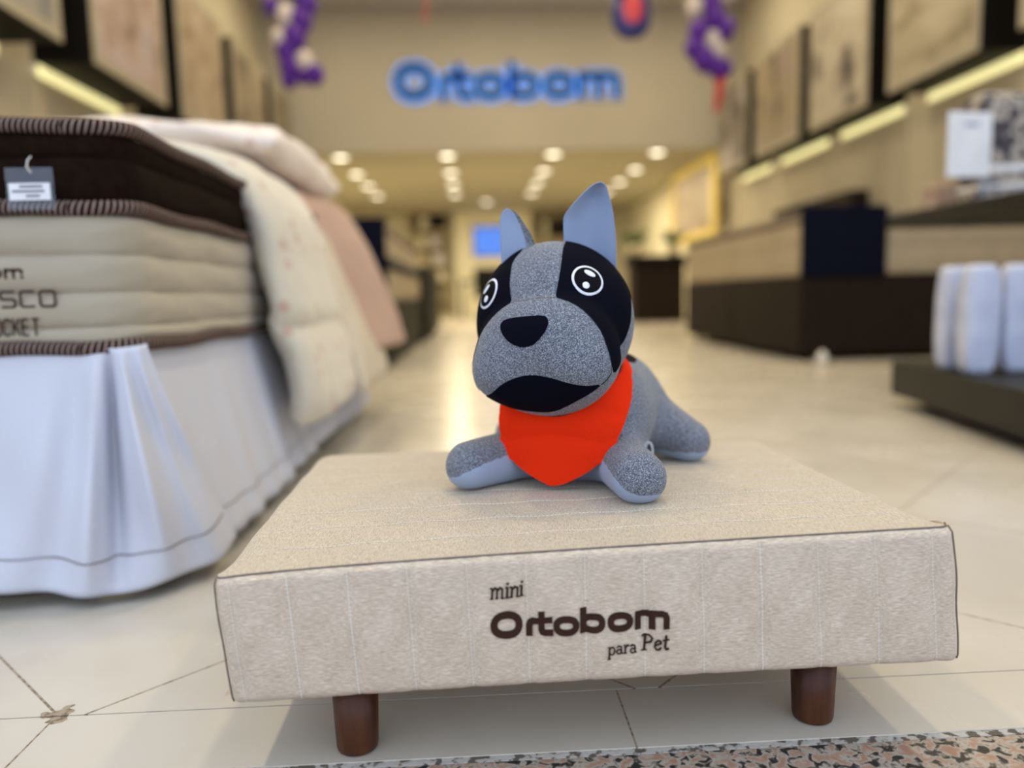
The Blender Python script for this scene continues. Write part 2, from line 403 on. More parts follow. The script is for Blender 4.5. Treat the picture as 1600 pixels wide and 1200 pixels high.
# ------------------------------------------------------------------ the setting
XL, XR, YF, YB = -2.82, 3.80, 0.848, 19.0
struct('floor', box(XL, YF, -0.06, XR, YB, 0.0), M['tile'])
struct('trim_1', box(XL, 0.731, -0.06, XR, YF-0.0022, -0.0002), M['tile_strip'])
struct('trim_20', box(XL, 0.70, -0.08, XR, YF+0.02, -0.0605), M['mortar'])
struct('trim_21', box(XL, YF-0.0022, -0.0605, XR, YF, -0.002), M['mortar'])
struct('trim_2', box(XL, 0.722, -0.03, XR, 0.732, -0.0015), M['mortar'])
struct('trim_3', box(XL-0.5, 0.35, -0.03, XR+0.5, 0.722, -0.002, 0.001), M['granite'])
struct('floor_outside', box(-8, -6, -0.06, 8, 0.35, -0.01), M['pavement'])
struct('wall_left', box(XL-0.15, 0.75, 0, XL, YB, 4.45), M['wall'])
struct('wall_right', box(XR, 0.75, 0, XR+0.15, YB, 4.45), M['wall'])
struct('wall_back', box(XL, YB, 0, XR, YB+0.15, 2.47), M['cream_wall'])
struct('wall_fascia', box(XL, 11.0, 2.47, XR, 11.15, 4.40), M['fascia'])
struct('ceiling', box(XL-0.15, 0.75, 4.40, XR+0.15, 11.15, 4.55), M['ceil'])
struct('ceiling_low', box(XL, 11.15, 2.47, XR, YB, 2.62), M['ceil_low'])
k = 1
for x, s in ((XL, 1), (XR, -1)):
    for y in np.arange(2.2, 10.9, 1.5):
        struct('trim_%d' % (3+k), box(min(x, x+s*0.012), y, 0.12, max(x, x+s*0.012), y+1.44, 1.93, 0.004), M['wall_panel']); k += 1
# cream lining of the rear sales area
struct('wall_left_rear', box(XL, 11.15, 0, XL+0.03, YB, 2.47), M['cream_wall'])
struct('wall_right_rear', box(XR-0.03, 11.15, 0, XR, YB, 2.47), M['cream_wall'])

# ------------------------------------------------------------------ ceiling lights
def downlight(loc, label, group, power, r=0.10):
    t = thing('ceiling_downlight', label, 'ceiling light', loc, group)
    x, y, z = loc
    part('trim_ring', lathe(loc, [(r, -0.001), (r+0.018, -0.004), (r+0.018, -0.012), (r, -0.014), (r-0.008, -0.010)], 28), M['lamp_trim'], t, True)
    part('diffuser', lathe(loc, [(r-0.010, -0.006), (r-0.010, -0.012), (r-0.03, -0.014)], 28), M['lamp_glow'], t, True)
    lamp('downlight_lamp', (0, 0, -0.02), 2*r, power, parent=t)
    return t
rows = [(-1.85, 'far left'), (-0.33, 'left of centre'), (1.19, 'right of centre'), (2.70, 'far right')]
ord_ = ['nearest', 'second', 'third', 'fourth']
for x, rn in rows:
    for i, y in enumerate((11.33, 12.85, 14.2, 15.55)):
        downlight((x, y, 2.47), 'round warm ceiling light in the %s row, %s to the blue sign' % (rn, ord_[i]) if i == 0 else
                  'round warm ceiling light in the %s row, %s one behind the blue sign' % (rn, ord_[i]), 'downlights in the low rear ceiling', 20)
downlight((0.31, 16.85, 2.47), 'single round ceiling light deepest in the shop above the blue screen', 'downlights in the low rear ceiling', 20)
n_ = 0
for y in (2.0, 4.4, 6.8, 9.3):
    for x in (-1.6, 0.5, 2.6):
        downlight((x, y, 4.40), 'round %s light in the high front ceiling, %s the bulkhead sign' % ({-1.6: 'left-hand', 0.5: 'central', 2.6: 'right-hand'}[x], {2.0: 'furthest from', 4.4: 'second from the entrance before', 6.8: 'third from the entrance before', 9.3: 'closest in front of'}[y]),
                  'downlights in the high front ceiling', 33, 0.14); n_ += 1

# ------------------------------------------------------------------ backlit wordmark on the bulkhead
sg = thing('shop_sign', 'backlit blue shop lettering high on the beige bulkhead wall', 'sign', (0.54, 11.0, 3.15))
SC = 3.12/1305
for gl, nm in zip(LOGO(), 'Ortobom'):
    fr = lambda x, y, d: (-1.02+x*SC, 10.955-d, 3.15+y*SC*1.10)
    fb = lambda x, y, d: (-1.02+x*SC, 10.985-d, 3.15+y*SC*1.10)
    f1 = []; f2 = []
    for pts, w, cl in gl:
        v, f = ribbon(pts, w*0.92, cl); f1.append(extrude2d(v, f, fr, 0.03))
        v, f = ribbon(pts, w*1.5, cl); f2.append(extrude2d(v, f, fb, 0.012))
    L1 = part('letter', cat_mesh(f1), M['sign_face'], sg)
    part('backlight', cat_mesh(f2), M['sign_glow'], L1, label='glowing blue edge light')

# ------------------------------------------------------------------ display boxes with photographs on both side walls
def pm(i, *cols, sc=4.0, st=(1, 1, 1)): return picture_mat('photograph_%d' % i, [tuple(c*0.66 for c in q) for q in cols], sc, st, i*1.3)
M['frame_wood'] = mat('pale_frame_paint', (0.36, 0.32, 0.24), 0.7)
CR = (0.50, 0.43, 0.32)
def display_box(side, y0, y1, z0, z1, m, label, xf, xw):
    t = thing('display_box', label, 'wall display', (xw, (y0+y1)/2, z0), 'photo boxes along the %s wall' % ('right' if side > 0 else 'left'))
    a, b = min(xf, xw), max(xf, xw)
    part('box', box(a+(0.012 if side > 0 else 0), y0, z0, b-(0.012 if side < 0 else 0), y1, z1, 0.004), M['black'], t)
    fx = xf
    V = []; n = 0
    w = 0.07
    fr = [box(min(fx, fx+side*0.012), y0, z0, max(fx, fx+side*0.012), y1, z0+w), box(min(fx, fx+side*0.012), y0, z1-w, max(fx, fx+side*0.012), y1, z1),
          box(min(fx, fx+side*0.012), y0, z0+w, max(fx, fx+side*0.012), y0+w, z1-w), box(min(fx, fx+side*0.012), y1-w, z0+w, max(fx, fx+side*0.012), y1, z1-w)]
    part('picture_frame', cat_mesh(fr), M['frame_wood'], t)
    part('photograph', box(min(fx+side*0.004, fx+side*0.012), y0+w, z0+w, max(fx+side*0.004, fx+side*0.012), y1-w, z1-w), m, t)
    # light strip on the wall right under the box
    st = thing('wall_light_strip', 'glowing yellow light strip under the ' + label.split(' on the')[0].replace('tall black-sided ', ''), 'light strip', (xw, (y0+y1)/2, z0-0.06), 'yellow strips under the photo boxes')
    xs = xw-side*0.03
    part('housing', box(min(xw, xs), y0-0.02, z0-0.075, max(xw, xs), y1-0.05, z0-0.002, 0.004), M['lamp_trim'], st)
    part('tube', box(min(xs, xs-side*0.02), y0-0.015, z0-0.085, max(xs, xs-side*0.02), y1-0.055, z0-0.01, 0.008), M['strip_glow'], st)
Z0, Z1 = 2.03, 3.17
display_box(1, 3.70, 4.86, Z0, Z1, pm(1, (0.5, 0.45, 0.4), CR, (0.6, 0.55, 0.5)), 'tall black-sided photo box nearest the entrance on the right wall', 3.44, XR)
display_box(1, 5.25, 6.40, Z0, Z1, pm(2, (0.30, 0.24, 0.15), (0.50, 0.43, 0.30), (0.60, 0.52, 0.38), sc=2.2, st=(1, 1, 2.5)), 'tall black-sided photo box with striped cream picture on the right wall', 3.44, XR)
display_box(1, 6.74, 7.90, Z0, Z1, pm(3, (0.10, 0.08, 0.07), (0.55, 0.48, 0.38), (0.62, 0.56, 0.45), (0.45, 0.38, 0.27), sc=3.2), 'tall black-sided photo box with dark spots in its picture on the right wall', 3.44, XR)
display_box(1, 8.16, 9.42, Z0, Z1, pm(4, (0.10, 0.08, 0.06), (0.42, 0.34, 0.22), (0.36, 0.28, 0.27), sc=3.0, st=(1, 2, 1)), 'tall black-sided photo box with brown and mauve picture on the right wall', 3.44, XR)
display_box(1, 9.74, 10.75, Z0, Z1, pm(5, (0.10, 0.08, 0.08), (0.30, 0.25, 0.22), (0.55, 0.50, 0.48), sc=4.5), 'tall black-sided photo box beside the bulkhead on the right wall', 3.44, XR)
display_box(-1, 3.75, 4.93, Z0, Z1, pm(6, (0.22, 0.22, 0.22), (0.36, 0.34, 0.30), (0.45, 0.40, 0.30)), 'tall black-sided photo box nearest the entrance on the left wall', -2.42, XL)
display_box(-1, 5.33, 6.52, Z0, Z1, pm(7, (0.28, 0.20, 0.14), (0.50, 0.36, 0.30), (0.62, 0.50, 0.48), (0.44, 0.38, 0.46), sc=3.5), 'tall black-sided photo box with pink pillow picture on the left wall', -2.42, XL)
display_box(-1, 6.86, 8.02, Z0, Z1, pm(8, (0.30, 0.20, 0.12), (0.50, 0.38, 0.26), (0.56, 0.46, 0.34), sc=3.5, st=(1, 1, 1.6)), 'tall black-sided photo box with tan and pink picture on the left wall', -2.42, XL)
display_box(-1, 8.36, 9.56, Z0, Z1, pm(9, (0.16, 0.13, 0.09), (0.36, 0.29, 0.20), (0.45, 0.37, 0.26), sc=3.5), 'tall black-sided photo box with dull brown picture on the left wall', -2.42, XL)
display_box(-1, 9.9, 10.85, Z0, Z1, pm(10, (0.12, 0.10, 0.07), (0.30, 0.26, 0.18), (0.40, 0.34, 0.26), sc=4), 'tall black-sided photo box beside the bulkhead on the left wall', -2.42, XL)
# yellow framed panel further back
yp = thing('framed_poster', 'wide yellow-framed poster on the right wall behind the bulkhead', 'poster', (3.50, 12.4, 1.25))
fr = [box(3.70, 11.2, 1.25, 3.77, 13.6, 1.37), box(3.70, 11.2, 2.33, 3.77, 13.6, 2.45), box(3.70, 11.2, 1.37, 3.77, 11.32, 2.33), box(3.70, 13.48, 1.37, 3.77, 13.6, 2.33)]
fr = [([(x-0.20, y, z) for x, y, z in v], f) for v, f in fr]
part('frame', cat_mesh(fr), M['yellow'], yp)
part('poster_print', box(3.53, 11.32, 1.37, 3.76, 13.48, 2.33), pm(11, (0.30, 0.22, 0.12), (0.55, 0.46, 0.34), (0.50, 0.36, 0.30), sc=3), yp)

# ------------------------------------------------------------------ near left bed
LB = thing('display_bed', 'double bed by the entrance with brown and beige mattresses and white skirt', 'bed', (-1.35, 2.25, 0))
LX, LY0, LY1, LXL = -0.535, 1.225, 3.25, -2.15
def rrect(x0, y0, x1, y1, r, off=0.0, seg=10, step=0.03):
    P = []
    X0, Y0, X1, Y1 = x0-off, y0-off, x1+off, y1+off; r = r+off
    cs = [(X1-r, Y0+r, -90), (X1-r, Y1-r, 0), (X0+r, Y1-r, 90), (X0+r, Y0+r, 180)]
    for ci, (cx, cy, a0) in enumerate(cs):
        for i in range(seg+1):
            a = math.radians(a0+90*i/seg); P.append((cx+r*math.cos(a), cy+r*math.sin(a)))
        nx = cs[(ci+1) % 4]; a = math.radians(a0+90); p = (cx+r*math.cos(a), cy+r*math.sin(a)); q = (nx[0]+r*math.cos(math.radians(nx[2])), nx[1]+r*math.sin(math.radians(nx[2])))
        n = max(1, int(math.hypot(q[0]-p[0], q[1]-p[1])/step))
        for i in range(1, n): P.append((p[0]+(q[0]-p[0])*i/n, p[1]+(q[1]-p[1])*i/n))
    return P
def slab(x0, y0, x1, y1, r, prof, wr=0.0, step=0.03):
    V = []; Fc = []; n = None
    base = rrect(x0, y0, x1, y1, r, 0, step=step); n = len(base)
    nm = []
    for i in range(n):
        dx = base[(i+1) % n][0]-base[i-1][0]; dy = base[(i+1) % n][1]-base[i-1][1]; l = math.hypot(dx, dy); nm.append((dy/l, -dx/l))
    L_ = [0.0]
    for i in range(1, n): L_.append(L_[-1]+math.hypot(base[i][0]-base[i-1][0], base[i][1]-base[i-1][1]))
    for k, (z, off) in enumerate(prof):
        for i in range(n):
            w = wr*(math.sin(L_[i]*21+k*0.8)*0.5+math.sin(L_[i]*47-k*1.7)*0.35+math.sin(L_[i]*93+k)*0.15) if 0 < k < len(prof)-1 else 0
            V.append((base[i][0]+nm[i][0]*(off+w), base[i][1]+nm[i][1]*(off+w), z))
    for k in range(len(prof)-1):
        for i in range(n):
            j = (i+1) % n; Fc.append((k*n+i, k*n+j, (k+1)*n+j, (k+1)*n+i))
    Fc.append(tuple(range(n))[::-1]); Fc.append(tuple((len(prof)-1)*n+i for i in range(n)))
    return V, Fc
def puffs(zs, bulge, base=0.0):
    prof = []
    for a, b in zip(zs[:-1], zs[1:]):
        for t in (0, 0.06, 0.18, 0.36, 0.5, 0.64, 0.82, 0.94):
            prof.append((a+(b-a)*t, base+bulge*(math.sin(math.pi*t)**0.55 if t else 0)))
    prof.append((zs[-1], base)); return prof
part('bed_base', slab(LXL+0.02, LY0+0.03, LX-0.02, LY1-0.02, 0.03, [(0.075, 0), (0.385, 0)]), M['white_cloth'], LB)
part('mattress', slab(LXL, LY0, LX, LY1, 0.075, [(0.385, -0.03)]+puffs([0.402, 0.428, 0.482, 0.540, 0.600], 0.009)+[(0.612, -0.02)], 0.002), M['mat_beige'], LB, True, label='beige quilted lower mattress')
part('mattress', slab(LXL, LY0-0.002, LX, LY1, 0.075, [(0.612, -0.03)]+puffs([0.622, 0.686, 0.722], 0.006)+[(0.733, -0.02), (0.738, -0.05)], 0.0015), M['mat_dark'], LB, True, label='dark brown upper mattress')
def dense(P, step):
    out = []
    for a, b in zip(P, P[1:]+P[:1]):
        n = max(1, int(math.hypot(a[0]-b[0], a[1]-b[1])/step)); out += [(a[0]+(b[0]-a[0])*i/n, a[1]+(b[1]-a[1])*i/n) for i in range(n)]
    return out
for z, r_, lab in ((0.397, 0.012, 'lower'), (0.611, 0.012, 'middle'), (0.732, 0.0115, 'top')):
    P = dense(rrect(LXL, LY0, LX, LY1, 0.075, 0.004), 0.02)
    v, f, uv = tube([(x, y, z+0.002*math.sin(x*31+y*19)) for x, y in P], r_, 10, True)
    o = mesh('piping', v, f, M['piping'], LB, True, uvs=uv)
for x, y in ((-0.605, 1.33), (-0.605, 3.1), (-2.05, 1.33), (-2.05, 3.1)):
    part('foot', cyl((x+0.09 if x > -1 else x, y, 0), 0.020, 0.024, 0, 0.085, 20, 0.003), M['metal'], LB, True, label='brushed metal foot')
# skirt: a front panel that wraps the corner and flares, and a side panel tucked behind it
def interp(P, t):
    n = len(P)-1; t = min(max(t, 0), 1)*n; i = min(int(t), n-1); f = t-i; f2 = f
    return tuple(P[i][k]+(P[i+1][k]-P[i][k])*f2 for k in range(3))
def catmull(P, t):
    n = len(P)-1; t = min(max(t, 0), 1)*n; i = min(int(t), n-1); f = t-i
    p0 = P[max(i-1, 0)]; p1 = P[i]; p2 = P[i+1]; p3 = P[min(i+2, n)]
    return tuple(0.5*((2*p1[k])+(-p0[k]+p2[k])*f+(2*p0[k]-5*p1[k]+4*p2[k]-p3[k])*f*f+(-p0[k]+3*p1[k]-3*p2[k]+p3[k])*f**3) for k in range(3))
TOPF = [(-2.16, 1.222, .392), (-1.6, 1.222, .392), (-1.1, 1.222, .392), (-.84, 1.220, .390), (-.70, 1.218, .390), (-.62, 1.218, .392), (-.575, 1.218, .394), (-.550, 1.220, .396), (-.530, 1.228, .398), (-.520, 1.240, .400)]
BOTF = [(-2.19, 1.150, .022), (-1.6, 1.160, .030), (-1.1, 1.145, .030), (-.86, 1.165, .034), (-.70, 1.160, .030), (-.62, 1.158, .022), (-.560, 1.168, .018), (-.495, 1.205, .026), (-.447, 1.275, .030), (-.432, 1.345, .046)]
def skirt_front(u, v):
    a = catmull(TOPF, u); b = catmull(BOTF, u)
    t = v**1.15
    p = [a[k]+(b[k]-a[k])*(t if k < 2 else v) for k in range(3)]
    g = lambda c, w: math.exp(-((u-c)/w)**2)
    s = math.sin(math.pi*min(1, v*1.0))**0.8
    # big pleat near the corner and soft diagonal folds along the front
    d = 0.034*g(0.765+0.02*v, 0.034)*s - 0.050*g(0.685-0.02*v, 0.022)*s*(1-0.45*v) + 0.026*g(0.615-0.05*v, 0.035)*s + 0.012*g(0.50-0.08*v, 0.04)*s
    d += 0.010*math.sin(u*38+v*5)*v*(1-g(0.75, 0.2)*0.6) + 0.006*math.sin(u*23-v*7)*s
    d += 0.012*g(0.88, 0.03)*s
    p[1] -= d; p[0] += d*0.45
    return p
sf = part('skirt_panel', grid(skirt_front, 150, 40), M['white_cloth'], LB, True); solid(sf, 0.0025)
def skirt_side(u, v):
    y = 1.27+u*1.97; z = 0.402-0.362*v-0.01*math.sin(u*9)*v
    x = -0.542+0.085*v**1.1+0.004*math.sin(u*44+v*2)*v+0.005*math.sin(u*90)*v
    return (x, y, z)
ss = part('skirt_panel', grid(skirt_side, 140, 24), M['white_cloth'], LB, True); solid(ss, 0.0025)
for fn, us in ((skirt_front, np.linspace(0.02, 0.985, 420)), (skirt_side, np.linspace(0.04, 0.99, 200))):
    P = []
    for i, u in enumerate(us):
        if i % 2 == 0:
            a = Vector(fn(u, 0.855)); b = Vector(fn(u+(us[1]-us[0])*1.1, 0.855)); n = Vector((0.3, -1, 0)) if fn is skirt_front else Vector((1, -0.1, 0))
            a += n*0.0016; b += n*0.0016; v, f, _ = tube([a, b], 0.0011, 5); P.append((v, f))
    part('hem_stitching', cat_mesh(P), M['seam'], LB)
# printing on the beige mattress (runs off to the left)
def glyph_line(glyphs, x_right, y, z0, sc, wscale=1.0, parent=None, name='lettering', m=None, total=None, zs=1.0, curve=None):
    allp = []
    mx = max(max(p[0] for p in pts)+w/2 for g in glyphs for pts, w, c in g) if total is None else total
    for g in glyphs:
        for pts, w, c in g:
            v, f = ribbon(pts, w*wscale, c)
            allp.append(extrude2d(v, f, (lambda X, Y, d: (x_right-(mx-X)*sc, y-d, z0+Y*sc*zs)) if curve is None else curve, 0.0008))
    return part(name, cat_mesh(allp), m or M['brown_print'], parent)
glyph_line(LOGO(), -0.685, 1.2155, 0.505, 0.155/1305, 0.85, LB)
sq = lambda *p: list(p)
a_ = [([(0, 100), (80, 100), (90, 90), (90, 0)], 15, False), ([(90, 55), (12, 55), (2, 45), (2, 14), (12, 4), (90, 4)], 15, False)]
s_g = [([(90, 100), (10, 100), (0, 90), (0, 62), (10, 52), (80, 52), (90, 42), (90, 12), (80, 2), (0, 2)], 15, False)]
c_g = [([(90, 100), (12, 100), (0, 88), (0, 14), (12, 2), (90, 2)], 15, False)]
o_g = [([(12, 100), (82, 100), (94, 88), (94, 14), (82, 2), (12, 2), (0, 14), (0, 88)], 15, True)]
def place(gs, adv):
    out = []
    for i, g in enumerate(gs): out.append([([(x+i*adv, y) for x, y in pts], w, c) for pts, w, c in g])
    return out
glyph_line(place([a_, s_g, c_g, o_g], 125), -0.640, 1.2155, 0.462, 0.0235/100, 1, LB)
P_ = [([(0, 0), (0, 100), (40, 100), (50, 90), (50, 58), (40, 48), (0, 48)], 13, False)]
O_ = [(ell(25, 50, 25, 47, 3, 24), 13, True)]
C_ = [([(48, 75), (42, 94), (25, 98), (6, 90), (0, 70), (0, 30), (6, 8), (25, 2), (42, 6), (48, 25)], 13, False)]
K_ = [([(0, 0), (0, 100)], 13, False), ([(50, 100), (5, 42)], 13, False), ([(14, 55), (52, 0)], 13, False)]
E_ = [([(48, 97), (2, 97)], 12, False), ([(0, 100), (0, 0)], 13, False), ([(2, 3), (48, 3)], 12, False), ([(0, 51), (42, 51)], 12, False)]
T_ = [([(0, 97), (56, 97)], 12, False), ([(28, 100), (28, 0)], 13, False)]
glyph_line(place([P_, O_, C_, K_, E_, T_], 72), -0.668, 1.2155, 0.418, 0.027/100*0.72, 1, LB, zs=1.35)
# clear hang tag with a white paper label
ht = thing('hang_tag', 'clear plastic tag with white label hanging on the dark brown mattress', 'tag', (-0.668, 1.205, 0.70))
part('sleeve', box(-0.692, 1.203, 0.606, -0.622, 1.2045, 0.668, 0.0006, 1), M['acrylic'], ht)
part('paper_label', box(-0.687, 1.2015, 0.620, -0.627, 1.2022, 0.645), M['paper'], ht)
for zz, a, b in ((0.640, -0.671, -0.639), (0.633, -0.682, -0.635), (0.626, -0.662, -0.643)):
    P = [box(x, 1.2008, zz-0.0016, x+0.0022, 1.2014, zz+0.0016) for x in np.arange(a, b, 0.0034)]
    part('printed_line', cat_mesh(P), M['ink'], ht)
v, f, _ = tube([(-0.654, 1.2045, 0.660), (-0.657, 1.200, 0.668), (-0.658, 1.205, 0.678), (-0.659, 1.217, 0.686)], 0.0012, 6); part('string', (v, f), M['thread'], ht)

# bedding over the far part of the bed: cross-section slab swept along a path
def drape(path, halfw, halft, wdir, n=60, m=28, p=3.0, wob=0.0, ends=0.06, seed=0):
    V = []; Fc = []
    pts = [Vector(catmull(path, i/n)) for i in range(n+1)]
    wd = Vector(wdir).normalized()
    for i, c in enumerate(pts):
        t = (pts[min(i+1, n)]-pts[max(i-1, 0)]).normalized(); nn = t.cross(wd).normalized()
        s = i/n; e = min(1.0, math.sqrt(max(0, 1-(max(0, (ends-s))/ends)**2)), math.sqrt(max(0, 1-(max(0, s-1+ends)/ends)**2)))
        hw = (halfw(s) if callable(halfw) else halfw); ht_ = (halft(s) if callable(halft) else halft)*max(e, 0.02)
        for k in range(m):
            a = 2*math.pi*k/m; ca, sa = math.cos(a), math.sin(a)
            x = hw*math.copysign(abs(ca)**(2/p), ca)*(0.96+0.04*e); y = ht_*math.copysign(abs(sa)**(2/2.2), sa)
            q = c+wd*x+nn*y
            q += nn*wob*(math.sin(x*26+s*11+seed)+0.5*math.sin(x*61-s*23+seed*2))
            q += wd*wob*0.6*math.sin(s*19+seed)
            V.append(tuple(q))
    for i in range(n):
        for k in range(m):
            l = (k+1) % m; Fc.append((i*m+k, i*m+l, (i+1)*m+l, (i+1)*m+k))
    Fc.append(tuple(range(m))[::-1]); Fc.append(tuple(n*m+k for k in range(m)))
    return V, Fc
solo('folded_duvet', drape([(-2.0, 2.22, .80), (-1.4, 2.2, .81), (-1.0, 2.18, .82), (-.74, 2.16, .81), (-.58, 2.14, .765), (-.50, 2.14, .66), (-.475, 2.14, .54), (-.455, 2.13, .44), (-.470, 2.13, .40), (-.435, 2.13, .34), (-.415, 2.13, .24), (-.425, 2.13, .16)],
     0.30, lambda s: 0.050-0.012*math.exp(-((s-0.73)/0.03)**2), (0, 1, 0), 90, 36, 4, 0.004), M['duvet'],
     'puffy cream duvet with pink sprigs hanging over the bed side nearest the brown mattress', 'duvet', (-1.0, 2.14, 0.78), smooth=True)
solo('blanket', drape([(-2.0, 2.80, .84), (-1.3, 2.78, .85), (-.95, 2.76, .86), (-.72, 2.74, .85), (-.57, 2.76, .79), (-.50, 2.80, .69), (-.455, 2.84, .57), (-.42, 2.88, .45), (-.39, 2.91, .35), (-.37, 2.93, .27)],
     lambda s: 0.36+0.03*s, 0.022, (0.17, 1, 0.0), 70, 36, 5, 0.006, seed=2), M['pink'],
     'dusty pink plush blanket hanging over the bed side beyond the cream duvet', 'blanket', (-1.0, 2.8, 0.83), smooth=True)
solo('valance', drape([(-1.2, 2.75, .775), (-.80, 2.75, .785), (-.56, 2.75, .735), (-.475, 2.75, .60), (-.43, 2.75, .44), (-.385, 2.75, .30), (-.36, 2.75, .17)],
     0.34, 0.012, (0, 1, 0), 50, 40, 5, 0.010, seed=5), M['cream_frill'],
     'thin cream ruffled coverlet showing under the pink blanket', 'coverlet', (-1.0, 2.75, 0.77), smooth=True)
solo('comforter', drape([(-2.05, 2.90, .955), (-1.6, 2.88, .96), (-1.2, 2.88, .965), (-.90, 2.88, .96), (-.68, 2.86, .945), (-.56, 2.84, .915)],
     0.54, lambda s: 0.066+0.008*math.sin(s*14), (0, 1, 0), 60, 36, 3, 0.008, 0.12, seed=9), M['comforter'],
     'rolled white comforter with pink sprigs lying on top of the entrance bed', 'comforter', (-1.3, 2.88, 0.9), smooth=True)

# ------------------------------------------------------------------ far left beds
def bed(name, label, x0, y0, x1, y1, zb, zm, base_m, mat_m, band=None, extra=None):
    t = thing(name, label, 'bed', ((x0+x1)/2, (y0+y1)/2, 0))
    part('bed_base', box(x0, y0, 0.04, x1, y1, zb, 0.015), base_m, t)
    part('mattress', slab(x0, y0, x1, y1, 0.05, [(zb, -0.02)]+puffs([zb+0.01, (zb+zm)/2, zm-0.01], 0.006)+[(zm, -0.03)], step=0.15), mat_m, t, True)
    if band:
        part('pillow_top', slab(x0+0.0, y0+0.0, x1, y1, 0.05, [(zm, -0.02), (zm+0.01, 0.004), (band-0.01, 0.004), (band, -0.03)], step=0.2), M['taupe'], t, True)
    for x in (x0+0.1, x1-0.1):
        for y in (y0+0.1, y1-0.1): part('foot', cyl((x, y, 0), 0.025, 0.025, 0, 0.045, 14), M['black'], t, True)
    return t
def cover(label, V, loc, m='navy'):
    return solo('bed_cover', V, M[m], label, 'cover', loc)
b2_ = bed('display_bed', 'beige bed on a black base behind the pink blanket, left side', -2.4, 5.05, -0.56, 7.9, 0.44, 0.88, M['black'], M['beige_side'], 0.95)
part('mattress_band', slab(-2.41, 5.04, -0.55, 7.91, 0.05, [(0.645, -0.02), (0.655, 0.006), (0.725, 0.006), (0.735, -0.02)], step=0.2), M['black'], b2_, True)
def drapes(x0, y0, x1, y1, zt, zb, side):
    # cloth folded over a bed corner: top, front drop and side drop in one bent sheet
    w = 0.012
    P = [box(x0, y0-w, zb, x1, y0-0.002, zt+w, 0.004), box(x0, y0-0.002, zt+0.003, x1, y1, zt+w, 0.004)]
    if side > 0: P.append(box(x1+0.006, y0-w, zb, x1+0.006+w, y1, zt+w, 0.004))
    if side < 0: P.append(box(x0-0.006-w, y0-w, zb, x0-0.006, y1, zt+w, 0.004))
    return cat_mesh(P)
cover('black cloth draped over the front of the left bed behind the pink blanket', drapes(-0.86, 5.04, -0.56, 5.30, 0.965, 0.44, 0), (-0.7, 5.04, 0.95))
bed('display_bed', 'all-black bed at the far left of the aisle behind the beige one', -2.4, 8.3, -0.50, 11.0, 0.44, 0.80, M['black'], M['black'])
part('mattress_cover', box(-0.60, 7.96, 0.0, -0.545, 8.25, 0.74, 0.01), M['black'], thing('folding_screen', 'narrow black panel standing between the two far left beds', 'panel', (-0.57, 8.1, 0)))

# ------------------------------------------------------------------ right side beds
BR_ = bed('display_bed', 'wide beige bed on a dark brown base at the right of the aisle', 2.04, 4.76, 3.58, 6.06, 0.535, 0.87, M['dark_brown'], M['beige_side'], 0.935)
cover('navy cloth draped over the corner of the right-hand beige bed', drapes(2.03, 4.75, 2.58, 5.0, 0.95, 0.53, 0), (2.3, 4.75, 0.9))
bed('display_bed', 'beige bed on a dark base directly behind the navy-draped bed', 2.06, 6.12, 3.58, 7.46, 0.535, 0.87, M['dark_brown'], M['beige_side'], 0.945)
hb = thing('display_bed', 'low dark bed with tall brown headboard against the right wall', 'bed', (3.2, 8.4, 0))
part('headboard', box(3.60, 7.3, 0.05, 3.78, 9.2, 1.38, 0.01), M['dark_brown'], hb)
part('bed_base', box(2.75, 7.62, 0.04, 3.60, 9.1, 0.45, 0.01), M['dark_brown'], hb)
part('mattress', box(2.75, 7.62, 0.45, 3.60, 9.1, 0.70, 0.03), M['beige_side'], hb)
for y in (7.75, 8.95): part('foot', cyl((2.85, y, 0), 0.025, 0.025, 0, 0.045, 12), M['black'], hb)
solo('plastic_cap', lathe((2.08, 4.52, 0), [(0.022, 0.0), (0.034, 0.012), (0.036, 0.05), (0.020, 0.066), (0.012, 0.085)], 16), M['chrome_knob'], 'small white plastic cap standing on the floor before the right bed', 'cap', (2.08, 4.52, 0), smooth=True)

# low platform with upright folded packs
def rot(v, cx, cy, a):
    c, s = math.cos(a), math.sin(a)
    return [(cx+(x-cx)*c-(y-cy)*s, cy+(x-cx)*s+(y-cy)*c, z) for x, y, z in v]
pt = thing('display_platform', 'low charcoal platform with white packs at the right edge', 'platform', (2.3, 2.0, 0))
v, f = box(1.61, 1.0, 0.045, 2.8, 2.9, 0.175, 0.004); part('deck', (rot(v, 1.61, 2.9, math.radians(-9)), f), M['olive'], pt)
v, f = box(1.70, 1.1, 0.0, 2.7, 2.8, 0.045); part('plinth', (rot(v, 1.61, 2.9, math.radians(-9)), f), M['black'], pt)
def pack(x, y, w, d, h, a, label):
    V = []; Fc = []; n = 26; m = 28
    for i in range(n+1):
        s = i/n; e = min(1, math.sin(math.pi*min(max(s, 0.0), 1))**0.12+0.02) if 0 < s < 1 else 0.6
        for k in range(m):
            th = 2*math.pi*k/m; c_, s_ = math.cos(th), math.sin(th)
            px = w/2*e*math.copysign(abs(c_)**0.45, c_); py = d/2*e*math.copysign(abs(s_)**0.45, s_)*(1+0.10*math.sin(px*90+s*3))
            V.append((x+px, y+py, 0.177+h*s))
    for i in range(n):
        for k in range(m):
            l = (k+1) % m; Fc.append((i*m+k, i*m+l, (i+1)*m+l, (i+1)*m+k))
    Fc.append(tuple(range(m))[::-1]); Fc.append(tuple(n*m+k for k in range(m)))
    return solo('pillow_pack', (rot(V, x, y, a), Fc), M['white_pack'], label, 'pillow', (x, y, 0.177), 'white packs standing on the low platform', True)
pack(1.612, 2.53, 0.10, 0.08, 0.345, 0.05, 'white pillow pack half hidden at the left back of the low platform')
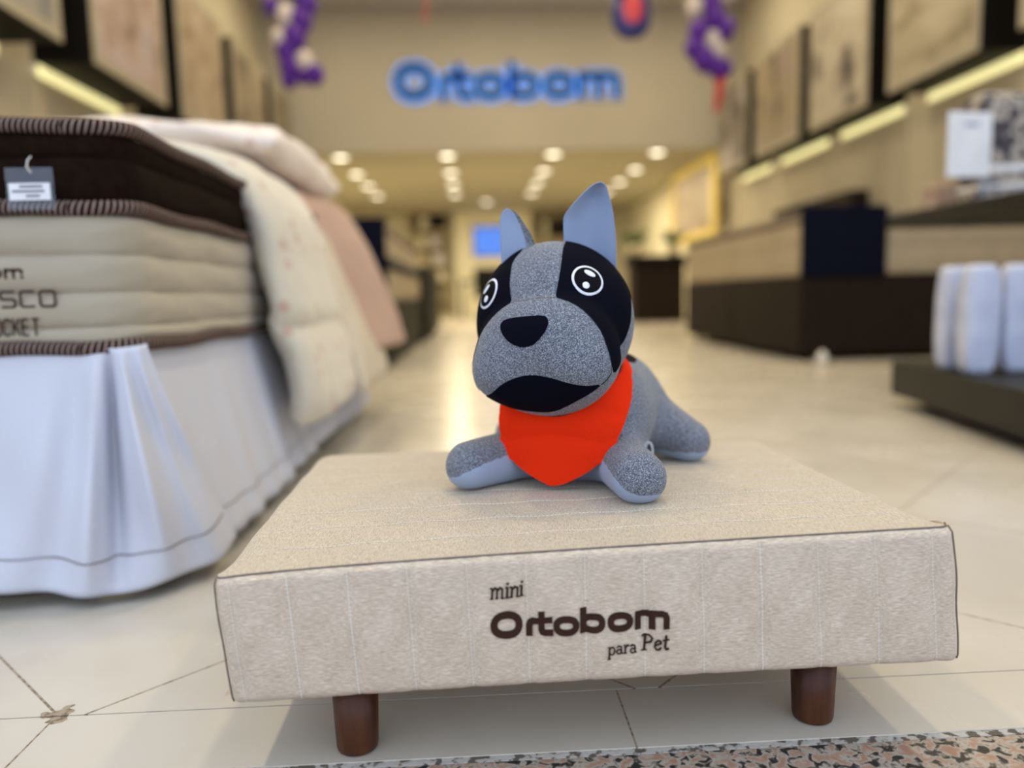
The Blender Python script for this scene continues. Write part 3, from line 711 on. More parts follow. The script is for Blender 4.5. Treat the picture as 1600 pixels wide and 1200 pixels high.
pack(1.600, 2.38, 0.112, 0.08, 0.345, -0.02, 'white pillow pack standing clear in front on the low platform')
pack(1.745, 2.40, 0.125, 0.08, 0.345, -0.04, 'white pillow pack cut by the right picture edge on the low platform')
pack(1.93, 2.45, 0.125, 0.08, 0.345, -0.1, 'white pillow pack standing furthest right on the low platform')

# counter with packaged goods and a price card
ct = thing('display_counter', 'dark counter top at the right edge carrying packaged bedding', 'counter', (2.6, 3.0, 0))
part('counter_top', box(1.93, 1.9, 0.725, 3.35, 3.55, 0.785, 0.004), M['olive'], ct)
part('pedestal', box(2.95, 2.0, 0.0, 3.33, 3.5, 0.725), M['olive'], ct)
pc = thing('price_card', 'white price card on a clear stand on the dark counter', 'price card', (1.98, 2.95, 0.785))
v, f = box(1.79, 2.90, 0.865, 1.98, 2.904, 1.105, 0.001, 1); part('card', (rot(v, 1.89, 2.9, 0.15), f), M['paper'], pc)
v, f = box(1.93, 2.93, 0.785, 2.03, 2.99, 0.79); part('stand_foot', (v, f), M['acrylic'], pc)
v, f = box(1.94, 2.925, 0.787, 1.99, 2.93, 1.09); part('stand', (v, f), M['acrylic'], pc)
P = [extrude2d(*ribbon(p_, w, c), lambda X, Y, d: (1.86+X*0.065/1305, 2.8975-d, 1.055+Y*0.065/1305), 0.0008) for g in LOGO() for p_, w, c in g]
vv, ff = cat_mesh(P); part('lettering', (rot(vv, 1.89, 2.9, 0.15), ff), M['blue_ink'], pc)
M['floral'] = picture_mat('black_white_floral_print', [(0.02, 0.018, 0.03), (0.03, 0.025, 0.04), (0.45, 0.40, 0.34), (0.03, 0.025, 0.04)], 18)
bp_ = thing('bedding_package', 'black floral bedding package standing behind the price card', 'package', (2.25, 3.02, 0.785))
part('package_bag', box(2.005, 3.0, 0.785, 2.50, 3.16, 1.20, 0.02), M['floral'], bp_)
part('paper_band', box(2.003, 2.997, 0.90, 2.502, 3.163, 0.925, 0.002), M['paper'], bp_)
part('paper_band', box(2.003, 2.997, 0.835, 2.502, 3.163, 0.85, 0.002), M['paper'], bp_)
M['pinkish'] = picture_mat('pale_pink_print', [(0.50, 0.34, 0.34), (0.66, 0.62, 0.66), (0.50, 0.50, 0.62)], 9)
solo('bedding_package', box(2.13, 3.20, 0.785, 2.46, 3.30, 1.25, 0.015), M['pinkish'], 'pale pink bedding package rising behind the black floral one', 'package', (2.25, 3.25, 0.785))
solo('folded_sheet_set', box(2.04, 3.33, 0.785, 2.26, 3.47, 0.90, 0.012), mat('beige_package', (0.50, 0.40, 0.33), 0.6, (0.25, 0.15, 0.12), 22), 'small beige sheet set lying at the back of the dark counter', 'package', (2.15, 3.4, 0.785))

# ------------------------------------------------------------------ rear furniture
cb = thing('sales_counter', 'dark sales counter standing at the far right end of the aisle', 'counter', (2.75, 11.7, 0))
part('front_panel', box(2.38, 11.45, 0.0, 3.15, 11.95, 0.86, 0.01), M['dark_brown'], cb)
part('counter_top', box(2.34, 11.40, 0.86, 3.20, 12.0, 1.0, 0.01), M['black'], cb)
def pot_plant(x, y, z, h, label, seed):
    t = thing('potted_plant', label, 'plant', (x, y, z), 'plants behind the sales counter')
    part('pot', lathe((x, y, z), [(0.07, 0), (0.10, 0.16), (0.09, 0.165)], 18), M['shelf'], t, True)
    rnd = random.Random(seed); P = []
    for i in range(34):
        a = rnd.uniform(0, 6.28); l = h*rnd.uniform(0.5, 1); lean = rnd.uniform(0.1, 0.6)
        d = Vector((math.cos(a)*lean, math.sin(a)*lean, 1)).normalized(); sd = d.cross(Vector((math.sin(a), -math.cos(a), 0.2))).normalized()
        b = Vector((x, y, z+0.13)); pts = []
        for s, w in ((0, 0.006), (0.35, 0.03), (0.7, 0.028), (1, 0.002)):
            c = b+d*l*s+Vector((math.cos(a), math.sin(a), 0))*0.10*s*s; pts += [tuple(c-sd*w), tuple(c+sd*w)]
        P.append((pts, [(0, 1, 3, 2), (2, 3, 5, 4), (4, 5, 7, 6)]))
    o = part('leaves', cat_mesh(P), M['plant'], t); solid(o, 0.002)
pot_plant(2.45, 11.75, 1.0, 0.30, 'small potted plant at the left end of the sales counter', 3)
pot_plant(3.05, 11.75, 1.0, 0.30, 'small potted plant at the right end of the sales counter', 4)
def shelf_unit(name, label, x0, x1, z0, z1, rows_, items, seed):
    t = thing(name, label, 'shelf', ((x0+x1)/2, 18.8, z0))
    part('back_panel', box(x0, 18.96, z0, x1, 18.995, z1), M['shelf'], t)
    part('side_panel', box(x0, 18.55, z0, x0+0.04, 18.96, z1), M['shelf'], t); part('side_panel', box(x1-0.04, 18.55, z0, x1, 18.96, z1), M['shelf'], t)
    zs = np.linspace(z0, z1-0.04, rows_+1)
    for z in zs: part('shelf_board', box(x0+0.04, 18.55, z, x1-0.04, 18.96, z+0.04), M['shelf'], t)
    return t, zs
tL, zs = shelf_unit('display_shelf', 'tall beige shelving on the back wall left of the blue screen', -1.50, -0.55, 0.0, 2.46, 6, 0, 1)
names = ['rearmost', 'second', 'third']
for j, (x, w, c, r_) in enumerate(((-1.40, 0.10, 'dark_brown', 5), (-1.25, 0.16, 'cream_wall', 5), (-0.98, 0.30, 'navy', 5), (-1.35, 0.2, 'cream_wall', 4), (-1.02, 0.2, 'pinkish', 4), (-1.38, 0.3, 'shelf', 3), (-0.95, 0.25, 'pinkish', 3), (-1.35, 0.28, 'shelf', 2), (-1.0, 0.3, 'cream_wall', 2))):
    z = zs[r_]+0.04; rn = ['', '', 'third-lowest', 'middle', 'second-highest', 'top'][r_]
    cn = {'dark_brown': 'brown', 'cream_wall': 'cream', 'navy': 'navy', 'pinkish': 'pink', 'shelf': 'tan'}[c]
    pos = 'left' if x < -1.3 else ('middle' if x < -1.1 else 'right')
    solo('storage_box', box(x, 18.6, z, x+w, 18.9, z+(0.30 if r_ == 5 else 0.22), 0.01), M[c], '%s box at the %s of the %s shelf left of the screen' % (cn, pos, rn), 'box', (x+w/2, 18.75, z), 'boxes on the left back shelf')
tR, zs = shelf_unit('display_shelf', 'beige shelving on the back wall right of the blue screen', 1.42, 3.3, 0.6, 2.40, 3, 0, 1)
for j, (x, w, c) in enumerate(((1.50, 0.12, 'dark_brown'), (1.68, 0.10, 'cream_wall'), (1.84, 0.14, 'dark_brown'), (2.05, 0.28, 'black'), (2.42, 0.2, 'dark_brown'), (2.72, 0.3, 'black'))):
    z = zs[2]+0.04
    solo('binder', box(x, 18.6, z, x+w, 18.9, z+0.42, 0.008), M[c], '%s binder %s on the top shelf right of the screen' % ({'dark_brown': 'brown', 'cream_wall': 'cream', 'black': 'black'}[c], ['leftmost', 'second from left', 'third from left', 'fourth from left', 'fifth from left', 'rightmost'][j]), 'binder', (x+w/2, 18.75, z), 'binders on the right back shelf')
solo('figurine', lathe((1.80, 18.7, zs[1]+0.04), [(0.05, 0), (0.06, 0.1), (0.035, 0.2), (0.05, 0.27), (0.02, 0.33)], 14), M['dark_brown'], 'small dark figurine on the middle shelf right of the screen', 'figurine', (1.80, 18.7, zs[1]+0.04), smooth=True)
tv = thing('wall_screen', 'blue glowing screen on the cream pillar at the back', 'screen', (0.45, 18.7, 1.4))
part('bezel', box(0.00, 18.62, 1.39, 0.98, 18.66, 2.11, 0.008), M['black'], tv); part('display', box(0.03, 18.612, 1.42, 0.95, 18.621, 2.08), M['tv'], tv)
struct('wall_pillar', box(-0.45, 18.66, 0, 1.40, 18.999, 2.469), M['cream_wall'])
dk = thing('office_chair', 'black upholstered chair far back behind the toy dog', 'chair', (0.25, 14.6, 0))
part('seat', box(-0.02, 14.3, 0.42, 0.52, 14.85, 0.52, 0.03), M['black'], dk); part('backrest', box(0.0, 14.25, 0.50, 0.52, 14.33, 0.98, 0.03), M['black'], dk)
part('column', cyl((0.25, 14.58, 0), 0.03, 0.03, 0.05, 0.42, 14), M['metal'], dk)
for a in range(5):
    d = Vector((math.cos(a*1.2566), math.sin(a*1.2566), 0)); v, f, _ = tube([(0.25, 14.58, 0.07), tuple(Vector((0.25, 14.58, 0.035))+d*0.28)], 0.022, 8); part('leg', (v, f), M['black'], dk)
dsk = thing('desk', 'low dark desk beside the black chair in the far back', 'desk', (0.15, 15.5, 0))
part('desk_top', box(-0.30, 15.2, 0.72, 1.1, 15.9, 0.77, 0.005), M['dark_brown'], dsk)
for x in (-0.28, 1.03):
    part('side_panel', box(x, 15.25, 0, x+0.05, 15.85, 0.72), M['dark_brown'], dsk)

# ------------------------------------------------------------------ balloons
def uvsphere(c, r, nz=12, nr=18, drop=1.15):
    prof = []
    for i in range(nz+1):
        a = math.pi*i/nz; z = -math.cos(a)*r; rr = math.sin(a)*r*(1-0.12*(1-(i/nz))*1.0)
        prof.append((max(rr, 0.002), z*(drop if z < 0 else 1.0)))
    return lathe(c, prof, nr)
bal_src = {}
def balloon(x, y, z, r, m, label, group):
    key = (m, r)
    if m not in bal_src:
        t = thing('balloon', label, 'balloon', (x, y, z), group)
        part('envelope', uvsphere((x, y, z), 0.1), M[m], t, True)
        part('knot', lathe((x, y, z-0.115), [(0.004, 0.004), (0.014, -0.006), (0.010, -0.012)], 8), M[m], t, True)
        bal_src[m] = t
    else:
        t = dup(bal_src[m], (x, y, z), label, group)
    k_ = 1.25*r/0.1; t.scale = (k_, k_, k_)
def pxy(px, py, y):
    return None
cw = {'purple': 'purple', 'white_latex': 'white'}
def garland(seq, side, ytop):
    ncount = {}
    for i, (x, y, z, r, m) in enumerate(seq):
        ncount[m] = ncount.get(m, 0)+1
    seen = {}
    for i, (x, y, z, r, m) in enumerate(seq):
        seen[m] = seen.get(m, 0)+1
        o = ['topmost', 'second', 'third', 'fourth', 'fifth', 'sixth', 'seventh', 'eighth', 'ninth', 'tenth', 'eleventh', 'twelfth', 'thirteenth', 'fourteenth'][seen[m]-1]
        lab = '%s balloon, %s %s one from the top in the %s garland' % (cw[m], o, cw[m], side) if seen[m] > 1 else '%s balloon, topmost %s one in the %s hanging garland' % (cw[m], cw[m], side)
        balloon(x, y, z, r, m, lab, 'balloons of the %s garland' % side)
    P = [(x, y+0.02, z) for x, y, z, r, m in seq]
    v, f, _ = tube([(seq[0][0], seq[0][1], 4.40)]+P, 0.004, 6)
    solo('garland_cord', (v, f), M['paper'], 'thin cord carrying the %s balloon garland from the ceiling' % side, 'cord', (seq[0][0], seq[0][1], 4.4))
GL = [(-1.541, 7.0, 3.177, 0.08, 'white_latex'), (-1.409, 7.0, 3.125, 0.09, 'purple'), (-1.662, 7.0, 2.97, 0.06, 'purple'), (-1.373, 7.0, 2.994, 0.085, 'purple'), (-1.542, 7.0, 2.89, 0.08, 'white_latex'), (-1.424, 7.0, 2.853, 0.085, 'purple'), (-1.486, 7.0, 2.716, 0.09, 'purple'), (-1.607, 7.0, 2.707, 0.07, 'white_latex'), (-1.558, 7.0, 2.6, 0.08, 'purple'), (-1.415, 7.0, 2.519, 0.07, 'white_latex'), (-1.538, 7.0, 2.473, 0.08, 'purple'), (-1.55, 7.0, 2.366, 0.06, 'purple'), (-1.428, 7.0, 2.386, 0.05, 'purple'), (-1.328, 7.0, 2.407, 0.07, 'purple')]
GR = [(2.088, 7.0, 3.13, 0.09, 'purple'), (2.259, 7.0, 3.076, 0.09, 'white_latex'), (2.158, 7.0, 2.969, 0.08, 'purple'), (2.009, 7.0, 2.944, 0.07, 'white_latex'), (2.181, 7.0, 2.846, 0.085, 'purple'), (2.273, 7.0, 2.759, 0.08, 'purple'), (2.044, 7.0, 2.739, 0.08, 'purple'), (2.159, 7.0, 2.662, 0.07, 'white_latex'), (2.01, 7.0, 2.598, 0.08, 'purple'), (2.091, 7.0, 2.5, 0.085, 'purple'), (2.217, 7.0, 2.575, 0.06, 'white_latex'), (2.195, 7.0, 2.433, 0.07, 'purple'), (2.276, 7.0, 2.422, 0.06, 'purple')]
garland(GL, 'left', 7.0)
garland(GR, 'right', 7.0)
hbn = thing('foil_balloon', 'red and navy oval foil balloon hanging at the top centre-right', 'balloon', (1.236, 6.0, 2.565))
hx, hy, hz = (1.236, 6.0, 2.565)
def oval(rx, ry, rz, dy=0.0):
    return grid(lambda u, v: (hx+rx*math.sin(math.pi*v)*math.cos(2*math.pi*u), hy+dy+ry*math.sin(math.pi*v)*math.sin(2*math.pi*u), hz+rz*(math.cos(math.pi*v)+0.12*math.cos(2*math.pi*v))), 24, 14)
part('envelope', oval(0.15, 0.07, 0.24), M['navy_foil'], hbn, True)
part('front_panel', oval(0.115, 0.075, 0.18, -0.004), M['red_foil'], hbn, True, label='red front panel')
v, f, _ = tube([(hx, hy, 4.40), (hx, hy, hz+0.2)], 0.003, 5); part('string', (v, f), M['paper'], hbn)
v, f = grid(lambda u, v: ((-0.363, 7.5, 2.98)[0]+0.035*(u-0.5)*(1-v*0.6)+0.03*math.sin(v*4), (-0.363, 7.5, 2.98)[1]+0.01*math.sin(v*6), 4.40-(4.40-(-0.363, 7.5, 2.98)[2])*v), 3, 20)
o = solo('ribbon', (v, f), M['red_foil'], 'narrow dark red ribbon hanging from the ceiling left of the sign', 'ribbon', (-0.363, 7.5, 2.98)); solid(o, 0.003)
v, f = grid(lambda u, v: ((2.253, 7.0, 2.389)[0]+(0.10-0.07*v)*(u-0.5)-0.05*v, (2.253, 7.0, 2.389)[1]+0.02*math.sin(u*6), (2.253, 7.0, 2.389)[2]-0.36*v), 4, 10)
o = solo('ribbon_tail', (v, f), M['red_foil'], 'red foil tail hanging below the right balloon garland', 'ribbon', (2.253, 7.0, 2.389)); solid(o, 0.004)
# ------------------------------------------------------------------ pet bed
PX0, PX1, PY0, PY1, PZ0 = -0.252, 0.457, 0.700, 1.225, 0.084
PBD = thing('pet_bed', 'small beige upholstered pet bed on round walnut legs', 'pet bed', (0.1, 0.96, 0))
def ztop(x, y):
    u = (x-PX0)/(PX1-PX0); v = (y-PY0)/(PY1-PY0)
    zf = 0.2035+0.0245*min(1, max(0, u))**0.55       # front edge climbs from the sagging left corner
    zb = 0.219
    vv = min(1, max(0, v))
    dome = 0.003*max(0, 1-(2*u-1)**4)*math.sin(math.pi*vv)**0.7
    return zf+(zb-zf)*(1-(1-vv)**2.2)+dome
seams_x = [PX0+0.014]+[-0.184+0.0561*i for i in range(12)]
def groove(x, lst, w=0.006):
    return max([0]+[math.exp(-((x-s)/w)**2) for s in lst])
NX = 190
def front_pt(u, v, d=0.0):
    x = PX0+(PX1-PX0)*u; zt = ztop(x, PY0)
    zb = PZ0+0.002-0.006*(1-u)**3+0.003*u
    z = zb+(zt-zb)*v
    r = 0.012
    e = min(u, 1-u)*(PX1-PX0); bx = (1-math.sqrt(max(0, 1-(1-min(e/r, 1))**2)))*r
    ez = (1-v)*(zt-zb); eb = v*(zt-zb)
    bz = (1-math.sqrt(max(0, 1-(1-min(ez/0.005, 1))**2)))*0.005+(1-math.sqrt(max(0, 1-(1-min(eb/0.010, 1))**2)))*0.010
    puff = 0.0045*math.sin(math.pi*v)**0.5
    g = groove(x, seams_x)*0.0035*math.sin(math.pi*min(1, max(0, v)))**0.3
    wob = 0.0012*math.sin(x*61+z*40)+0.0008*math.sin(x*143-z*90)
    xx = x+(0.012*(1-v))*((2*u-1) if u > 0.5 else (1-2*u)*0.9) # slanted sides as in the photo
    return (xx, PY0+bx+bz-puff+g+wob*math.sin(math.pi*v)-d, z)
V = []; Fc = []
fa = grid(front_pt, NX, 34)
tops_y = [PY0+0.058*k_ for k_ in range(1, 9)]
def top_pt(u, v):
    a = front_pt(u, 1.0); y = a[1]+(PY1-a[1])*v; x = a[0]+(PX1-PX0)*0
    zz = ztop(PX0+(PX1-PX0)*u, y)
    r = 0.018; e = min(u, 1-u)*(PX1-PX0)
    dz = (1-math.sqrt(max(0, 1-(1-min(e/r, 1))**2)))*r*0.6*min(1, v*12)
    eb = (1-v)*(PY1-PY0); dz += (1-math.sqrt(max(0, 1-(1-min(eb/0.03, 1))**2)))*0.026
    g = groove(y, tops_y, 0.005)*0.0016*min(1, 6*u, 6*(1-u))
    rc = 0.05; cxr = max(0, (y-(PY1-rc))/rc); sh = (1-math.sqrt(max(0, 1-cxr**2)))*rc*max(0, (abs(2*u-1)-0.86)/0.14)
    x -= math.copysign(sh, u-0.5)
    return (x, y, zz-dz-g+0.0008*math.sin(x*70)*math.sin(y*55))
ta = grid(top_pt, NX, 120)
def side_pt(sgn):
    def fn(u, v):
        t = top_pt(1.0 if sgn > 0 else 0.0, u); b = front_pt(1.0 if sgn > 0 else 0.0, 0)
        z = PZ0+(t[2]-PZ0)*v; bul = 0.006*math.sin(math.pi*v)
        f0 = front_pt(1.0 if sgn > 0 else 0.0, v)
        k_ = min(1, u*14)
        x = (t[0]+(b[0]-t[0])*(1-v))+sgn*bul*k_; 
        return (f0[0]*(1-k_)+x*k_, f0[1]+(t[1]-front_pt(0, 1.0)[1]) if u < 1 else t[1], f0[2]*(1-k_)+z*k_)
    return fn
la = grid(side_pt(-1), 60, 34); ra = grid(side_pt(1), 60, 34)
def back_pt(u, v):
    t = top_pt(u, 1.0); return (t[0]+(0.012*(1-v))*(2*u-1), t[1]+0.01*math.sin(math.pi*v), PZ0+(t[2]-PZ0)*v)
ba = grid(back_pt, NX, 10)
parts_ = [fa, ta, la, ra, ba]
V, Fc = cat_mesh(parts_)
bt = [(PX0+0.0, PY0+0.012, PZ0+0.002), (PX1, PY0+0.012, PZ0+0.004), (PX1, PY1, PZ0), (PX0, PY1, PZ0)]
nb = len(V); V += bt; Fc.append((nb, nb+1, nb+2, nb+3))
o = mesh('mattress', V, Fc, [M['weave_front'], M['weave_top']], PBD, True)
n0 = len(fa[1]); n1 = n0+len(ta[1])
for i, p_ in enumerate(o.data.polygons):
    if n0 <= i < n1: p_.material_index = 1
bm = bmesh.new(); bm.from_mesh(o.data); bmesh.ops.remove_doubles(bm, verts=bm.verts, dist=0.0004); bmesh.ops.recalc_face_normals(bm, faces=bm.faces); bm.to_mesh(o.data); bm.free()
o.data.shade_smooth(); o.data.set_sharp_from_angle(angle=math.radians(50))
# dark seam cord round the front and side top edges
P = [front_pt(u, 1.0) for u in np.linspace(0, 1, 160)]
v, f, _ = tube([(x, y-0.0002, z+0.0002) for x, y, z in P], 0.0010, 6); part('edge_seam', (v, f), M['seam'], PBD, True, label='thin dark sewn edge')
P = [front_pt(0.002, v_) for v_ in np.linspace(1, 0.03, 30)]
v, f, _ = tube([(x-0.0005, y-0.0012, z) for x, y, z in P], 0.0009, 6); part('corner_seam', (v, f), M['seam'], PBD, True)
P = [front_pt(0.998, v_) for v_ in np.linspace(1, 0.03, 30)]
v, f, _ = tube([(x+0.0005, y-0.0012, z) for x, y, z in P], 0.0009, 6); part('corner_seam', (v, f), M['seam'], PBD, True)
# quilting stitches: one dashed line per groove
for k_, sx in enumerate(seams_x):
    u = (sx-PX0)/(PX1-PX0); P = []
    for j in range(34):
        v0 = 0.03+0.95*j/34; a = front_pt(u, v0, 0.0004); b = front_pt(u, v0+0.019, 0.0004)
        P.append(tube([a, b], 0.0004 if k_ not in (1, 2, 9) else 0.0006, 5)[:2])
    part('quilting_stitches', cat_mesh(P), M['thread'], PBD)
for k_, sy in enumerate(tops_y):
    vv = (sy-PY0)/(PY1-PY0); P = []
    for j in range(150):
        u0 = 0.03+0.94*j/150; a = top_pt(u0, vv); b = top_pt(u0+0.0042, vv); P.append(tube([(a[0], a[1], a[2]+0.0003), (b[0], b[1], b[2]+0.0003)], 0.0003, 4)[:2])
    part('quilting_stitches', cat_mesh(P), M['thread'], PBD)
for (x, y) in ((-0.135, 0.757), (0.352, 0.770), (-0.135, 1.15), (0.352, 1.15)):
    part('leg', lathe((x, y, 0), [(0.0165, 0), (0.0205, 0.002), (0.0215, 0.006), (0.0245, 0.088)], 40), M['wood'], PBD, True)
# embroidery on the front
def on_front(x, z, d):
    u = (x-PX0)/(PX1-PX0); zt = ztop(x, PY0); v = min(1, max(0, (z-PZ0)/(zt-PZ0)))
    q = front_pt(u, v); return (x, q[1]-0.0003-d, z)
def subdivide_poly(pts, closed, step):
    out = []; n = len(pts)
    for i in range(n if closed else n-1):
        a, b = pts[i], pts[(i+1) % n]; m = max(1, int(math.hypot(a[0]-b[0], a[1]-b[1])/step))
        out += [(a[0]+(b[0]-a[0])*j/m, a[1]+(b[1]-a[1])*j/m) for j in range(m)]
    if not closed: out.append(pts[-1])
    return out
def embroider(glyphs, x0, z0, slope, sc, label, zs=1.0, wm=1.0):
    P = []
    for g in glyphs:
        for pts, w, c in g:
            v, f = ribbon(subdivide_poly(pts, c, 14), w*wm, c)
            P.append(extrude2d(v, f, lambda X, Y, d: on_front(x0+X*sc, z0+Y*sc*zs+slope*X*sc, d), 0.0009))
    return part('embroidery', cat_mesh(P), M['brown_print'], PBD, label=label)
embroider(LOGO(), 0.0055, 0.1385, 0.018, 0.1708/1305, 'large dark brown stitched wordmark', 1.07)
SER = 12
def ser(x, y, w=26): return ([(x-w/2, y), (x+w/2, y)], 10, False)
gm = lambda o_: [([(o_+14, 2), (o_+20, 80)], 17, False), ([(o_+18, 62), (o_+40, 84), (o_+56, 74), (o_+52, 2)], 15, False), ([(o_+56, 62), (o_+80, 84), (o_+96, 72), (o_+92, 2)], 15, False), ser(o_+12, 4), ser(o_+52, 4, 22), ser(o_+96, 4), ser(o_+10, 82, 22)]
gi = lambda o_: [([(o_+14, 2), (o_+20, 80)], 18, False), ser(o_+16, 4, 34), ser(o_+12, 82, 24), ([(o_+18, 102), (o_+26, 116)], 18, False)]
gn = lambda o_: [([(o_+14, 2), (o_+20, 80)], 17, False), ([(o_+18, 60), (o_+42, 84), (o_+62, 72), (o_+58, 2)], 15, False), ser(o_+12, 4), ser(o_+62, 4), ser(o_+10, 82, 22)]
embroider([gm(0), gi(116), gn(152), gi(228)], 0.0060, 0.1775, 0.05, 0.0320/262, 'small dark brown stitched word mini', 1.05)
gp = lambda o_: [([(o_+18, 80), (o_+12, -42)], 15, False), (ell(o_+42, 40, 26, 38, 2, 24), 13, True), ser(o_+14, -42, 34), ser(o_+10, 80, 20)]
ga = lambda o_: [([(o_+8, 66), (o_+26, 82), (o_+50, 74), (o_+54, 50), (o_+54, 10), (o_+68, 2)], 14, False), (ell(o_+30, 24, 22, 22, 2, 20), 12, True)]
gr = lambda o_: [([(o_+14, 2), (o_+18, 80)], 16, False), ([(o_+18, 56), (o_+36, 80), (o_+54, 76)], 15, False), ser(o_+14, 4, 34), ser(o_+10, 82, 20)]
embroider([gp(0), ga(80), gr(156), ga(214)], 0.1170, 0.1175, 0.03, 0.0285/286, 'small dark brown stitched word para')
gP = lambda o_: [([(o_+26, 2), (o_+36, 128)], 18, False), ([(o_+8, 118), (o_+34, 132), (o_+66, 128), (o_+86, 104), (o_+74, 74), (o_+32, 60)], 14, False), ser(o_+24, 4, 46)]
ge = lambda o_: [([(o_+12, 44), (o_+58, 56), (o_+56, 76), (o_+36, 86), (o_+14, 68), (o_+10, 32), (o_+24, 6), (o_+44, 4), (o_+62, 22)], 14, False)]
gt = lambda o_: [([(o_+32, 124), (o_+24, 22), (o_+34, 4), (o_+54, 10)], 17, False), ([(o_+4, 82), (o_+56, 86)], 13, False)]
embroider([gP(0), ge(96), gt(164)], 0.1495, 0.1192, 0.03, 0.0272/222, 'dark brown stitched word Pet', 1.0)

# ------------------------------------------------------------------ plush dog
DG = thing('plush_dog', 'grey plush toy dog with red bandana lying on the pet bed', 'plush toy', (0.13, 1.01, 0.2208))
# ---- plush dog: smooth volume described as blended ellipsoids and tapered capsules ----
def unit(v):
    v = np.array(v, float); return v/np.linalg.norm(v)
def sd_ell(P, c, ax, rad):
    # ax: 3x3 rows = local axes, rad = radii
    q = (P-np.array(c)) @ np.array(ax).T
    rad = np.array(rad)
    k0 = np.linalg.norm(q/rad, axis=-1); k1 = np.linalg.norm(q/(rad*rad), axis=-1)
    return k0*(k0-1.0)/np.maximum(k1, 1e-9)
def sd_cap(P, a, b, ra, rb):
    a = np.array(a, float); b = np.array(b, float); ab = b-a
    t = np.clip(((P-a) @ ab)/(ab @ ab), 0, 1)
    return np.linalg.norm(P-a-t[..., None]*ab, axis=-1)-(ra+(rb-ra)*t)
def smin(a, b, k):
    h = np.maximum(k-np.abs(a-b), 0)/k
    return np.minimum(a, b)-h*h*k*0.25
HA, HP, HR = math.radians(25), math.radians(7), math.radians(5)
HC = np.array([0.100, 0.970, 0.427])
_f = np.array([-math.sin(HA)*math.cos(HP), -math.cos(HA)*math.cos(HP), math.sin(HP)])
_r0 = np.array([math.cos(HA), -math.sin(HA), 0.0]); _u0 = np.cross(_f, _r0)
_r = _r0*math.cos(HR)+_u0*math.sin(HR); _u = np.cross(_f, _r)
HAX = np.array([_r, _f, _u])            # right, forward, up of the head
def hp(r, f, u): return HC+HAX[0]*r+HAX[1]*f+HAX[2]*u
def sdf_head(P):
    d = sd_ell(P, hp(0.0, 0, 0.0), HAX, (0.100, 0.088, 0.101))
    m = sd_ell(P, hp(0.006, 0.052, -0.028), HAX, (0.082, 0.062, 0.060))
    for s in (-1, 1):
        m = smin(m, sd_ell(P, hp(s*0.046+0.004, 0.060, -0.062), HAX, (0.042, 0.046, 0.036)), 0.03)
    d = smin(d, m, 0.007)
    d = smin(d, sd_ell(P, hp(0.004, 0.035, -0.078), HAX, (0.064, 0.055, 0.040)), 0.02)
    return d
BA = math.radians(22)
BF = np.array([-math.sin(BA), -math.cos(BA), 0.0]); BR = np.array([math.cos(BA), -math.sin(BA), 0.0]); BU = np.array([0, 0, 1.0])
BAX = np.array([BR, BF, BU]); BC = np.array([0.130, 1.010, 0.2205])
def bp(r, f, u): return BC+BR*r+BF*f+BU*u
def sdf_body(P):
    d = sd_ell(P, bp(0, 0.0, 0.078), BAX, (0.098, 0.088, 0.092))
    d = smin(d, sd_ell(P, bp(0.01, -0.12, 0.082), BAX, (0.086, 0.105, 0.078)), 0.07)
    for s in (-1, 1):
        e = 0.012 if s > 0 else -0.002
        d = smin(d, sd_cap(P, bp(s*0.052, 0.018, 0.034), bp(s*0.107-0.001, 0.112+e, 0.030), 0.035, 0.0315), 0.022)
        d = smin(d, sd_cap(P, bp(s*0.06, -0.135, 0.06), bp(s*0.13+0.005, -0.112, 0.029), 0.048, 0.031), 0.02)
    z = P[..., 2]-0.2208
    return -smin(-d, z+0.0*d, 0.01)      # flattened where it lies on the bed

